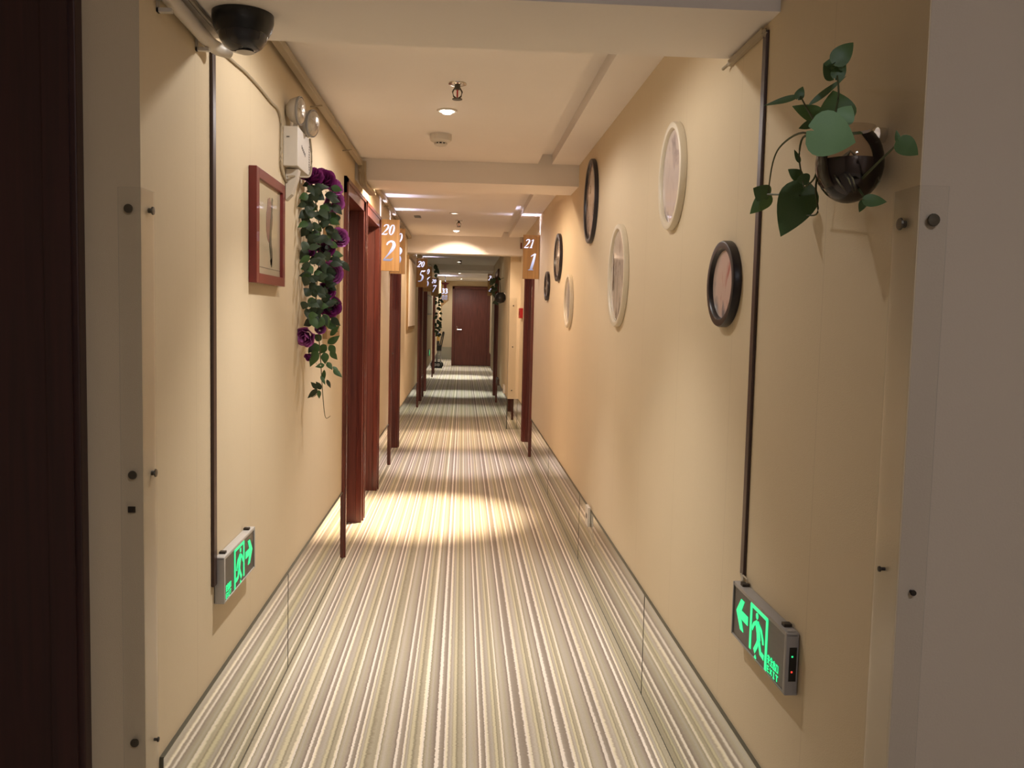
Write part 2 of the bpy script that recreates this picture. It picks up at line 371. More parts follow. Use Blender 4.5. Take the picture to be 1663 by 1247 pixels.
door(8, 1, XR, 8.126, 9.19, True); door(9, 1, X2, 13.25, 14.45, True)
# far end door, facing the camera
r = setting('door_10', (.21, 22.84, 0))
b = MB(); W2 = .485
b.box((-W2, -.03, 0), (-W2 + .055, .02, 2.04)).box((W2 - .055, -.03, 0), (W2, .02, 2.04)).box((-W2, -.03, 1.965), (W2, .02, 2.04)).box((-W2 + .01, -.04, 2.02), (W2 - .01, -.028, 2.035))
b.build('casing', M_MAHO_D, r)
MB().box((-W2 + .057, .0, .008), (W2 - .057, .04, 1.962), .002).build('door_leaf', M_MAHO_D, r)
MB().box((-.37, -.006, .72), (-.31, .0, .86)).box((-.355, -.008, .73), (-.325, -.004, .85)).build('lock_plate', M_MAHO, r)
MB().lathe([(.024, -.012), (.024, .0)], (-.345, 0, .93), 'Y', 14).tube([(-.345, -.01, .93), (-.345, -.055, .93)], .01).tube([(-.35, -.055, .93), (-.24, -.055, .925)], .011).build('lever_handle', M_CHROME, r, smooth=True)
MB().lathe([(.018, -.012), (.018, .0)], (-.352, 0, .99), 'Y', 12).build('lock_cylinder', M_CHROME, r)
# dark door frame and leaf at the very left of the entry
r = setting('door_1', (-.728, YL0, 0))
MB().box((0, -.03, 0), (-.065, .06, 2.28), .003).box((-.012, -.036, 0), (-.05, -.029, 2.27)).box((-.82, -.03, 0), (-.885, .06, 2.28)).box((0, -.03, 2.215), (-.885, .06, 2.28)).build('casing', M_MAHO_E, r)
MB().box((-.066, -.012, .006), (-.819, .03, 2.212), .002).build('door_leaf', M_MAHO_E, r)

# ------------------------------------------------------------------ corner guards: clear L-shaped strips held by screws
def guard(label, loc, sx, z0, z1, screws, mat_s=M_SCREW, w1=.042, w2=.068):
    """sx=-1: front flange runs to -x, side flange runs into the corridor on +y"""
    t = thing('corner_guard', label, 'corner guard', loc)
    e = .0015
    MB().box((sx * w1, -e - .002, z0), (-sx * (e + .002), -e, z1)).box((-sx * e, -e - .002, z0), (-sx * (e + .002), w2, z1)).build('clear_strip', M_CLEAR, t)
    for (face, a, z, s) in screws:
        mm = mat_s if s > .006 else M_SCREWD
        if face == 'f': MB().lathe([(s, -.0075), (s * .9, -.010), (s * .3, -.0105)], (sx * a, 0, z), 'Y', 14).lathe([(s * .6, -.0075), (s * .6, 0)], (sx * a, 0, z), 'Y', 8).build('screw', mm, t)
        else: MB().lathe([(s, .0075), (s * .9, .010), (s * .3, .0105)] if sx < 0 else [(s, -.0075), (s * .9, -.010), (s * .3, -.0105)], (0, a, z), 'X', 14).lathe([(s * .6, -.006), (s * .6, .006)], (0, a, z), 'X', 8).build('screw', mm, t)
    return t
guard('clear plastic corner guard on the left corridor corner beside the dark door', (XL, YL0, 0), -1, .0, 1.53,
      [('f', .021, 1.489, .0088), ('f', .018, .973, .0088), ('f', .019, .43, .0088), ('s', .042, 1.491, .0085), ('s', .046, .968, .0085), ('s', .048, .41, .0055)])
MB().box((XL - .014, YL0 - .006, .898), (XL - .028, YL0 - .0042, .910)).build('tape_scrap', M_SCREWD)
tag(bpy.data.objects['tape_scrap'], 'small dark scrap stuck on the left corner guard below its middle screw', 'scrap')
guard('clear plastic corner guard on the right corridor corner below the globe vase', (XR, YR0, 0), 1, .0, 1.50,
      [('f', .019, 1.451, .0095), ('f', .021, .906, .0045), ('s', .036, 1.449, .0095), ('s', .040, .928, .0045)], w1=.042, w2=.07)
guard('beige corner guard on the far right pier beside the small red box', (X2, 10.12, 0), 1, .36, 1.506,
      [('f', .045, 1.42, .008), ('f', .045, .95, .008), ('f', .045, .45, .008)], w1=.085, w2=.04)

# ------------------------------------------------------------------ ceiling downlights
DL_LABEL = ['round downlight hidden just behind the nearest ceiling beam', 'brightly lit round downlight between the nearest sprinkler and the smoke detector',
            'round downlight hidden just behind the second ceiling beam', 'dim round downlight in the middle bay, nearer than the sprinkler there',
            'bright round downlight shining on the face of the third beam', 'round downlight hidden behind the third ceiling beam',
            'small downlight in the greenish bay past the third beam', 'downlight in the last bay above the far ivy', 'downlight on the ceiling just before the far brown door', 'downlight in the alcove left of the far brown door']
for i, (x, y, wb, deg, ww, c) in enumerate(LAMPS):
    z = ZC if y < 23 else 2.4
    t = tag(thing('downlight', '', 'downlight', (x, y, z)), DL_LABEL[i], 'downlight', 'round downlights along the corridor ceiling')
    MB().lathe([(.030, -.001), (.032, -.006), (.040, -.006), (.044, -.001), (.044, 0)], seg=28, cap=False).build('trim_ring', M_WHITEPL, t, smooth=True)
    MB().lathe([(.0005, -.018 if i in (1, 4) else -.006), (.018, -.014 if i in (1, 4) else -.005), (.027, -.006 if i in (1, 4) else -.003), (.029, -.0005)], seg=24).build('bulb', M_BULBW if i == 3 else M_BULB, t, smooth=True)
    s = spot('downlight_beam', (0, 0, -.03), wb, deg, .85, c); s.parent = t
    if i == 4: s = spot('downlight_scallop', (0, 0.02, -.02), 45, 84, .3, c, rot=(math.radians(46), 0, 0)); s.parent = t
    s = spot('downlight_wash', (0, 0, -.03), ww, 173, .35, c); s.parent = t
# cool lamp of the entry hall, above and behind the camera
t = thing('ceiling_lamp', 'round white ceiling lamp of the entry hall behind the viewpoint', 'ceiling lamp', (.6, -.9, 2.6))
MB().lathe([(.14, 0), (.15, -.03), (.12, -.06), (.001, -.07)], seg=28).build('shade', emit('cool_shade', (.8, .85, 1, 1), .8), t, smooth=True)
a = area('ceiling_lamp_light', (0, 0, -.09), .25, .25, FOYER_W, (.86, .88, 1.0)); a.parent = t

# ------------------------------------------------------------------ sprinklers, smoke detector, hatch
def sprinkler(x, y, label):
    t = thing('sprinkler', label, 'sprinkler', (x, y, ZC), 0, 'ceiling sprinklers')
    MB().lathe([(.035, 0), (.034, -.004), (.026, -.007), (.013, -.008)], seg=24).build('escutcheon', M_CHROME, t, smooth=True)
    b = MB().lathe([(.011, -.006), (.011, -.022), (.008, -.024)], seg=12)
    for s in (-1, 1): b.tube([(s * .010, 0, -.018), (s * .018, 0, -.032), (s * .014, 0, -.048), (s * .003, 0, -.056)], .0032, 6)
    b.build('frame_arms', M_SCREW, t, smooth=True)
    MB().tube([(0, 0, -.02), (0, 0, -.052)], .003, 8).build('glass_bulb', M_RED, t, smooth=True)
    MB().lathe([(.001, -.056), (.019, -.057), (.019, -.060), (.001, -.060)], seg=14).build('deflector', M_SCREW, t)
sprinkler(-.036, 3.42, 'pendent sprinkler just nearer than the bright first downlight')
sprinkler(-.052, 8.28, 'pendent sprinkler in the middle bay beside the lit beam')
sprinkler(-.05, 14.2, 'small sprinkler in the greenish bay past the third beam')
t = thing('smoke_detector', 'round white smoke detector on the ceiling before the second beam', 'smoke detector', (-.122, 4.38, ZC))
MB().lathe([(.052, 0), (.053, -.022), (.050, -.032), (.034, -.040)], seg=30).build('housing', M_WHITEPL, t, smooth=True)
MB().lathe([(.026, -.036), (.026, -.047)], seg=20).build('dark_chamber', M_BLACK, t)
b = MB().lathe([(.029, -.047), (.028, -.053), (.012, -.057), (.001, -.0575)], seg=24)
for k in range(10):
    a_ = 2 * PI * k / 10; b.box((math.cos(a_) * .028 - .0035, math.sin(a_) * .028 - .0035, -.049), (math.cos(a_) * .028 + .0035, math.sin(a_) * .028 + .0035, -.037))
b.build('sensor_cap', M_WHITEPL, t)
o = MB().prism([(-.03, 0), (.03, .0), (.012, .0015), (-.01, .001)], -.09, .09).prism([(-.028, -.002), (.028, -.002), (.028, 0), (-.028, 0)], -.085, .085).build('ceiling_tab', M_BLACK, loc=(-.42, 8.05, ZC - .0015)); tag(o, 'small dark slot in the ceiling left of the dim middle downlight', 'ceiling vent')

# ------------------------------------------------------------------ glyphs for the number signs (bold italic serif figures)
def ring(cx, cy, rx, ry, a, b, n=26):
    return [(cx + rx * math.cos(2 * PI * k / n), cy + ry * math.sin(2 * PI * k / n), a + b * abs(math.cos(2 * PI * k / n)) ** 1.5) for k in range(n + 1)]
GL = {
 '2': [[(.07, .78, .035), (.11, .89, .05), (.26, .97, .045), (.42, .92, .075), (.49, .78, .095), (.44, .60, .09), (.29, .38, .055), (.13, .18, .03), (.02, .06, .028)], [(.0, .055, .05), (.28, .06, .062), (.46, .065, .055), (.55, .17, .012)]],
 '0': [ring(.28, .49, .19, .46, .035, .06)],
 '1': [[(.37, .97, .05), (.33, .5, .08), (.27, .06, .085)], [(.10, .80, .012), (.22, .88, .03), (.36, .95, .045)], [(.08, .03, .022), (.27, .045, .035), (.46, .03, .022)]],
 '3': [[(.08, .82, .03), (.17, .94, .04), (.33, .95, .055), (.43, .81, .085), (.37, .63, .065), (.20, .54, .025)], [(.20, .55, .025), (.38, .49, .07), (.46, .31, .095), (.38, .12, .075), (.20, .03, .045), (.03, .07, .055)]],
 '5': [[(.18, .92, .055), (.45, .92, .065), (.56, 1.0, .015)], [(.19, .95, .025), (.11, .60, .028)], [(.11, .60, .04), (.28, .58, .065), (.42, .44, .095), (.40, .22, .085), (.26, .06, .055), (.02, .04, .05)]],
 '6': [[(.56, .99, .015), (.38, .89, .045), (.2, .66, .08), (.1, .38, .085), (.13, .13, .06), (.27, .03, .035), (.41, .12, .065), (.46, .32, .075), (.38, .5, .055), (.25, .54, .03), (.13, .44, .015)]],
 '7': [[(.06, .78, .01), (.10, .92, .05), (.46, .91, .07), (.58, .97, .02)], [(.52, .90, .03), (.37, .6, .05), (.22, .28, .07), (.14, .03, .075)]],
 '8': [ring(.28, .72, .15, .23, .03, .05), ring(.26, .25, .18, .24, .03, .06)],
}
def write(b, txt, x, z, h, y, wf=.62, shear=.22, wmul=1.0):
    for ch in txt:
        for st in GL[ch]:
            closed = st[0][:2] == st[-1][:2]
            P = st if closed else smooth_pts(st, 4)
            b.stroke([(x + (px * wf / .62 + shear * pz) * h, z + pz * h, ww * h * wmul) for px, pz, ww in P], y, .0015)
        x += h * wf
def number_sign(top, bottom, xc, Y, z0, z1, label, wd=.139, watts=None):
    t = thing('number_sign', label, 'number sign', (xc, Y, z0), 0, 'lit door number signs'); H = z1 - z0; D = .032; hw = wd / 2; e = .003
    b = MB().box((-hw, 0, 0), (-hw + e, D, H)).box((hw - e, 0, 0), (hw, D, H)).box((-hw, 0, 0), (hw, D, e)).box((-hw, D - e, 0), (hw, D, H))
    b.build('housing', M_SIGNSIDE, t)
    MB().box((-hw - .001, -.003, 0), (hw + .001, 0, H)).build('front_panel', M_SIGNWOOD, t)
    g = MB(); x0 = -hw + wd * .05
    write(g, top, x0, H * .70, H * .205, -.0046, wf=.60 if '1' not in top else .52, wmul=.85)
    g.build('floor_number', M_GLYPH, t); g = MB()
    write(g, bottom, -hw + wd * (.13 if bottom != '1' else .24), H * .19, H * .40, -.0046, wf=.52, shear=.17, wmul=.85)
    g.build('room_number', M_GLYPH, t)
    a = area('sign_led', (0, D / 2, H - .035), wd * .88, .012, watts or SIGN_W, (.66, .68, 1.0), (PI, 0, 0), t)
    return t
number_sign('20', '2', XL + .003 + .0705, 6.66, 1.615, 1.992, 'lit wooden sign numbered 20 over a large 2, frontmost on the left')
number_sign('20', '3', XL + .003 + .0635, 7.52, 1.633, 2.008, 'lit sign mostly hidden behind the one numbered 202, its figures cut off', .125)
number_sign('20', '5', XL + .003 + .0705, 11.78, 1.655, 2.03, 'lit wooden sign with a large 5, in the dimmer stretch past the third beam')
number_sign('20', '6', XL + .003 + .0705, 13.55, 1.645, 2.02, 'lit sign with a large 6 half hidden behind the one with the 5')
number_sign('20', '7', XL + .003 + .078, 16.9, 1.652, 1.995, 'farthest readable lit sign on the left, with a small 7')
number_sign('21', '1', XR - .003 - .0705, 7.65, 1.624, 1.998, 'lit wooden sign numbered 21 over a large 1 on the right wall')
number_sign('21', '2', .535, 17.0, 1.68, 2.1, 'lit sign at the far right peeping out past the corner of the narrow stretch')

# hanging lit sign at the far end on the left
t = thing('hanging_sign', 'small hanging sign with white lit figures below a dark red top by the far vine', 'hanging sign', (-.405, 19.9, 1.62))
MB().prism([(-.085, .27), (.085, .27), (.085, .0), (-.085, -.15)], -.02, .02).build('sign_body', M_SIGNWOOD, t)
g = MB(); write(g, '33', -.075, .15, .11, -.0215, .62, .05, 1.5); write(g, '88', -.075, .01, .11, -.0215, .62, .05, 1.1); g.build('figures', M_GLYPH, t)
MB().lathe([(.10, .39), (.07, .36), (.03, .34), (.03, .27)], seg=16).build('red_cap', mat('dark_red_cap', rgb(110, 18, 30), .5), t, smooth=True)
MB().tube([(0, 0, .39), (0, 0, .55)], .006).build('hanger_rod', M_BLACK, t)
area('sign_led', (0, 0, .42), .12, .06, 3.0, (.66, .68, 1.), (PI, 0, 0), t)

# ------------------------------------------------------------------ wall helpers: local x = to the right for the viewer, -y = out of the wall
def on_wall(side, y, z, x=None):
    """(location, rotation) for something mounted on a side wall"""
    if x is None: x = XL if side < 0 else XR
    return (x, y, z), (PI / 2 if side < 0 else -PI / 2)

# ------------------------------------------------------------------ exit signs
HAN = [
 [[(.5, 1), (.5, .88)], [(.1, .7), (.1, .84), (.9, .84), (.9, .7)], [(.45, .72), (.3, .35), (.85, .02)], [(.7, .6), (.55, .3), (.12, 0)], [(.03, .46), (.97, .46)]],
 [[(.5, 1), (.03, .6)], [(.5, 1), (.97, .6)], [(.25, .56), (.75, .56)], [(.25, .3), (.75, .3)], [(.05, .03), (.95, .03)], [(.5, .56), (.5, .03)]],
 [[(.5, 1), (.5, .02)], [(.15, .87), (.15, .54), (.85, .54), (.85, .87)], [(.05, .42), (.05, .02), (.95, .02), (.95, .42)]],
 [[(.14, .85), (.86, .85), (.86, .08), (.14, .08), (.14, .85)]]]
LET = {'E': [[(.9, 1), (.1, 1), (.1, 0), (.9, 0)], [(.1, .5), (.8, .5)]], 'X': [[(.05, 1), (.95, 0)], [(.95, 1), (.05, 0)]], 'I': [[(.5, 1), (.5, 0)], [(.2, 1), (.8, 1)], [(.2, 0), (.8, 0)]], 'T': [[(.5, 1), (.5, 0)], [(.0, 1), (1, 1)]]}
def exit_sign(side, y, z, label, x=None, scale=1.0, text=True):
    loc, rz = on_wall(side, y, z, x); t = thing('exit_sign', label, 'exit sign', loc, rz, 'low green exit signs')
    L, H, D = .335 * scale, .122 * scale, .026; hl, hh = L / 2, H / 2; mir = 1 if side > 0 else -1
    b = MB().box((-hl, -D, hh - .010), (hl, -.001, hh), .004).box((-hl, -D, -hh), (hl, -.001, -hh + .004), .0015)
    for s in (-1, 1): b.box((s * hl, -D - .001, -hh), (s * (hl - (.013 if s * mir > 0 else .006)), -.001, hh), .005 if s * mir > 0 else .002)
    b.build('frame', M_GREYPL if side > 0 else mat('pale_grey_plastic', rgb(186, 182, 176), .4), t, smooth=True)
    face = mat('exit_face', rgb(56, 52, 48), .35, var=.5, vscale=1, stretch=(6, 6, 220))
    MB().box((-hl + .004, -D + .002, -hh + .003), (hl - .004, -D + .006, hh - .008)).build('panel', face, t)
    # mounting clips on the top edge
    for u in (-.38, .38): MB().box((u * L - .008, -D + .006, hh - .001), (u * L + .008, -.004, hh + .006), .001).build('clip', M_SCREWD, t)
    e = mir * hl                                   # end facing the entry
    if side > 0:
        MB().box((e - mir * .001, -D + .006, -hh + .028), (e + mir * .0012, -.006, hh - .028)).build('indicator_slot', M_BLACK, t)
        MB().box((e + mir * .001, -.016, .014), (e + mir * .002, -.013, .017)).build('green_light', M_GREEN, t)
        MB().box((e + mir * .001, -.016, -.016), (e + mir * .002, -.013, -.013)).build('red_light', emit('red_led', (1, .05, .03, 1), 1.5), t)
    yf = -D + .0008; g = MB()
    def S(pts, w_): g.stroke([(mir * (px - .5) * L, (pz - .5) * H, w_ * H) for px, pz in pts], yf, .001)
    # drawn for the right wall (arrow to the left) and mirrored for the left wall
    g.prism([(mir * (px - .5) * L, (pz - .5) * H) for px, pz in [(.08, .52), (.17, .80), (.235, .80), (.185, .60), (.315, .60), (.315, .44), (.185, .44), (.235, .24), (.17, .24)]], yf, yf + .001)
    S([(.375, .10), (.375, .90)], .045); S([(.665, .03), (.665, .90)], .045); S([(.365, .90), (.676, .90)], .045)
    g.lathe([(.055 * H, yf), (.055 * H, yf + .001)], (mir * (.485 - .5) * L, 0, .28 * H), 'Y', 14)
    S([(.49, .68), (.52, .52), (.53, .40)], .085); S([(.49, .68), (.435, .60), (.40, .48)], .035); S([(.50, .68), (.57, .60), (.605, .46), (.61, .40)], .035)
    S([(.53, .42), (.50, .28), (.455, .14)], .048); S([(.53, .42), (.57, .22), (.63, .20)], .048); S([(.47, .07), (.49, .02)], .04)
    g.build('escape_pictogram', M_GREEN, t)
    if text:
        g = MB(); x0 = .695 if mir > 0 else .065; cw = .048 if mir > 0 else .040; px0 = (x0 - .5) * L
        for k, chs in enumerate(HAN):
            for st in chs: g.stroke([(px0 + (k + sx * .84) * cw * L, (-.30 + sz * .145) * H, .0085 * H) for sx, sz in st], yf, .001)
        for k, ch in enumerate('EXIT'):
            for st in LET[ch]: g.stroke([(px0 + (k * 1.03 + sx * .72) * cw * L, (-.44 + sz * .095) * H, .010 * H) for sx, sz in st], yf, .001)
        g.build('lettering', M_GREEN, t)
    return t
exit_sign(1, 1.772, .652, 'green exit sign with an arrow to the left low on the right wall')
exit_sign(-1, 2.42, .609, 'green exit sign with an arrow to the right low on the near left wall')
exit_sign(-1, 16.3, .60, 'tiny green exit sign far down the left wall before the last left door', scale=.95, text=False)

# brown trunking drops feeding the exit signs, and the surface cables
o = MB().box((XL, 2.228, .60), (XL + .008, 2.256, 1.935), .002).build('cable_trunking', M_DARKSTRIP); tag(o, 'dark brown vertical trunking on the left wall above the exit sign', 'cable trunking', 'brown vertical trunking strips')
o = MB().box((XR, 1.932, .725), (XR - .007, 1.956, 1.93), .002).build('cable_trunking', M_DARKSTRIP); tag(o, 'dark brown vertical trunking on the right wall above the exit sign', 'cable trunking', 'brown vertical trunking strips')
o = MB().tube([(XR - .006, 1.945, .727), (XR - .006, 1.935, .72), (XR - .010, 1.925, .714)], .004).tube([(XR - .006, 1.935, .727), (XR - .006, 1.905, .725), (XR - .008, 1.90, .716)], .002).build('feed_cable', M_CABLE, smooth=True); tag(o, 'short pale cable from the right trunking into the exit sign', 'cable')
o = MB().box((XR - .001, 1.95, 1.925), (XR - .012, 2.20, 1.939), .001).tube([(XR - .006, 1.95, 1.932), (XR - .008, 1.935, 1.92)], .006).tube([(XR - .008, 2.20, 1.932), (XR - .016, 2.225, 1.925)], .004).build('cable_cover', M_CABLE); tag(o, 'short white cable cover under the near beam at the right wall', 'cable')
# white conduit pipe under the near beam, left side
P = [(XL + .02, 1.50, 2.02), (XL + .022, 1.80, 1.93), (XL + .024, 2.02, 1.918), (XL + .028, 2.17, 1.915), (XL + .05, 2.215, 1.918), (XL + .062, 2.235, 1.945)]
t = thing('conduit_pipe', 'white plastic conduit pipe under the near beam on the left wall', 'pipe', (XL, 2.0, 1.92))
b = MB().tube([Vector(p) - Vector((XL, 2.0, 1.92)) for p in smooth_pts([(XL + .020, 1.77, 1.925)] + P[2:5], 4)], .016, 12); b.build('pipe', M_WHITEPL, t, smooth=True)
for yy in (1.86, 2.12):
    b = MB().box((.0, yy - 2 - .006, -.03), (.03, yy - 2 + .006, -.022)).box((.0, yy - 2 - .006, -.03), (.004, yy - 2 + .006, .02)); b.build('clip', M_WHITEPL, t)
MB().tube([(.046, 1.88 - 2, .022), (.046, 2.0 - 2, .02), (.046, 2.19 - 2, .022)], .006, 8).build('grey_cable', mat('grey_cable', rgb(130, 122, 108), .5), t, smooth=True)
# flat white trunking along the left ceiling edge
def rail(y0, y1, label):
    t = thing('ceiling_trunking', label, 'cable trunking', (XL, y0, ZC), 0, 'flat trunking along the left ceiling edge'); L_ = y1 - y0
    MB().box((.018, 0, -.044), (.044, L_, -.018), .003).build('trunk', M_CABLE, t)
    k = .45
    while k < L_:
        MB().tube([(0, k, -.056), (.02, k + .01, -.052), (.044, k + .02, -.046)], .003, 6).build('hook', M_CABLE, t); k += .95
    MB().box((.0, .0, -.012), (.016, L_, .0)).build('rail', M_CABLE, t)
rail(2.24, 5.10, 'flat cream trunking along the left ceiling edge of the nearest bay')
rail(5.52, 9.86, 'flat cream trunking along the left ceiling edge of the middle bay')
t = thing('cable_bundle', 'pale cable bundle bending under the second beam at the left wall', 'cable', (XL, 5.3, 2.05))
for k in range(4):
    MB().tube(smooth_pts([(.03 + k * .008, -.20, .10), (.03 + k * .009, -.195, .01 - k * .004), (.035 + k * .01, -.15, -.022 - k * .003), (.045 + k * .01, .10, -.03), (.05 + k * .006, .20, -.02), (.03, .22, .09)], 4), .010, 8).build('cable', M_CABLE, t, smooth=True)

CABLE = [(-0.616,2.27,1.935),(-0.616,2.344,1.947),(-0.616,2.467,1.955),(-0.616,2.568,1.961),(-0.616,2.718,1.962),(-0.616,2.887,1.957),(-0.616,2.999,1.957),(-0.616,3.049,1.924),(-0.616,3.05,1.844),(-0.616,3.051,1.783),(-0.616,3.114,1.752),(-0.616,3.235,1.731)]
CABLE2 = [(-0.565,3.235,1.931),(-0.565,3.325,1.914),(-0.565,3.353,1.868),(-0.565,3.302,1.815),(-0.565,3.166,1.766),(-0.565,3.008,1.738)]
o = MB().tube(smooth_pts([(min(p[0], XL + .004) if False else XL + .005, p[1], p[2]) for p in CABLE], 4), .004, 7).build('wall_cable', M_CABLE, smooth=True); tag(o, 'pale cable running over the left wall down past the emergency light', 'cable')

# ------------------------------------------------------------------ dome camera
t = thing('dome_camera', 'black dome security camera under the near beam at top left', 'security camera', (-.494, 2.03, 1.947))
MB().lathe([(.066, 0), (.066, -.016), (.062, -.032), (.055, -.044)], seg=32).build('base', M_BLACK, t, smooth=True)
smoke = mat('smoked_dome', (.02, .02, .025, 1), .12, coat=.3)
MB().lathe([(.0545, -.040), (.050, -.056), (.040, -.070), (.024, -.080), (.0005, -.084)], seg=32).build('dome', smoke, t, smooth=True)
MB().lathe([(.020, -.0822), (.012, -.0855), (.0005, -.0865)], (.006, -.004, 0), seg=20).build('clear_tip', M_WHITEPL, t, smooth=True)
b = MB().box((-.070, .07, .0), (-.046, .13, -.030), .004); b.build('junction_box', M_WHITEPL, t)
MB().tube([(-.060, .11, -.02), (-.060, .05, -.012), (-.055, .02, -.01)], .005).build('lead', M_BLACK, t)

# ------------------------------------------------------------------ twin-head emergency light
t = thing('emergency_light', 'white twin-head emergency light box high on the left wall', 'emergency light', (XL, 3.23, 1.86))
b = MB().box((.001, -.125, -.065), (.050, .125, .068), .0025); b.build('battery_box', M_WHITEPL, t)
ink = mat('printed_grey', rgb(110, 104, 96), .6)
g = MB()
for k in range(5): g.box((.0504, -.055 + k * .016, .005 - k * .004), (.0509, -.045 + k * .016, .018 - k * .004))
g.build('printing', ink, t); g = MB()
for k in range(10): g.box((.0504, .092, -.045 + k * .009), (.0509, .106, -.040 + k * .009))
g.build('vent_slots', ink, t)
MB().box((.012, -.1265, .030), (.022, -.1254, .034)).build('slot', ink, t)
lens = mat('ribbed_lens', rgb(190, 184, 174), .16, metal=.7, coat=1, bump=1.0, bscale=60)
for (c, dirv) in (((.050, -.085, .128), Vector((.95, -.14, -.05))), ((.075, .02, .108), Vector((.93, -.28, -.12)))):
    dirv.normalize(); q = dirv.to_track_quat('Z', 'Y').to_euler()
    h = MB().lathe([(.004, -.048), (.022, -.044), (.038, -.030), (.046, -.010), (.0475, 0)], seg=24).build('lamp_head', M_WHITEPL, t, smooth=True, loc=c, rot=q)
    MB().lathe([(.0485, -.003), (.0485, .003), (.045, .005)], seg=28, cap=False).build('rim', M_GREYPL, h, smooth=True)
    MB().lathe([(.045, .003), (.038, .009), (.02, .013), (.0005, .014)], seg=24).build('lens', lens, h, smooth=True)
    MB().tube([(c[0] - .02, c[1] + .01, .066), (c[0] - .015, c[1] + .005, c[2] - .04)], .008).build('swivel', M_WHITEPL, t, smooth=True)
MB().prism([(.002, -.07), (.045, -.07), (.04, -.10), (.022, -.155), (.002, -.175)], -.085, -.04).build('wall_bracket', M_WHITEPL, t)
MB().tube([(Vector(p) - Vector((XL, 3.23, 1.86))) for p in smooth_pts([(XL + .053, 3.33, 1.93), (XL + .056, 3.345, 1.87), (XL + .054, 3.33, 1.80), (XL + .045, 3.22, 1.775), (XL + .03, 3.14, 1.765), (XL + .012, 3.12, 1.76)], 4)], .0035, 7).build('loop_cable', M_CABLE, t, smooth=True)

# ------------------------------------------------------------------ pictures
def art(name, base, c1, c2, seed, ax=0, coat=1.0):
    M = mat(name, base, .5, coat=coat); N = M.node_tree.nodes; L = M.node_tree.links; P = N['Principled BSDF']; P.inputs['Coat Roughness'].default_value = .03
    tc = N.new('ShaderNodeTexCoord'); mp = N.new('ShaderNodeMapping'); mp.inputs['Location'].default_value = (seed, seed * .7, 0); mp.inputs['Scale'].default_value = (1, 1, .55); L.new(tc.outputs['Object'], mp.inputs[0])
    n = N.new('ShaderNodeTexNoise'); n.inputs['Scale'].default_value = 14; n.inputs['Detail'].default_value = 5; n.inputs['Distortion'].default_value = .6; L.new(mp.outputs[0], n.inputs[0])
    cr = N.new('ShaderNodeValToRGB'); e = cr.color_ramp; e.elements[0].position = .34; e.elements[0].color = c1; e.elements[1].position = .47; e.elements[1].color = base
    x = e.elements.new(.60); x.color = base; x = e.elements.new(.70); x.color = c2
    L.new(n.outputs['Fac'], cr.inputs[0]); L.new(cr.outputs[0], P.inputs['Base Color']); return M
# red frame
loc, rz = on_wall(-1, 2.822, 1.548)
t = thing('picture_frame', 'red framed narrow picture of a lotus on the near left wall', 'picture', loc, rz)
w2, h2, fw, d = .205, .167, .036, .024
M_REDF = mat('red_lacquer', rgb(118, 32, 32), .35, coat=.3, var=.05)
MB().box((-w2, -d, -h2), (-w2 + fw, -.001, h2), .001).box((w2 - fw, -d, -h2), (w2, -.001, h2), .001).box((-w2 + fw, -d, h2 - fw * .8), (w2 - fw, -.001, h2), .001).box((-w2 + fw, -d, -h2), (w2 - fw, -.001, -h2 + fw * .8), .001).build('frame', M_REDF, t)
M_PAPER = mat('glazed_paper', rgb(206, 198, 168), .35, coat=1.0, var=.08, vscale=8); M_PAPER.node_tree.nodes['Principled BSDF'].inputs['Coat Roughness'].default_value = .02
MB().box((-w2 + fw - .001, -.014, -h2 + fw * .75), (w2 - fw + .001, -.006, h2 - fw * .75)).build('picture', M_PAPER, t)
g = MB().stroke(smooth_pts([(.0, .10, .016), (.01, .05, .045), (.0, .0, .036), (.015, -.03, .014)], 4), -.0146, .0004); g.build('painted_flower', mat('ink_rose', rgb(140, 104, 92), .6, coat=1), t)
g = MB().stroke(smooth_pts([(.05, .105, .008), (.035, .04, .010), (.02, -.03, .015), (.035, -.07, .016), (.035, -.105, .010)], 4), -.0150, .0004).stroke([(.03, -.085, .014), (.04, -.11, .004)], -.0150, .0004); g.build('painted_stem', mat('ink_green', rgb(84, 84, 62), .6, coat=1), t)
MB().box((-.165, -.0146, -.118), (.165, -.0142, -.1165)).build('rule_line', ink, t)
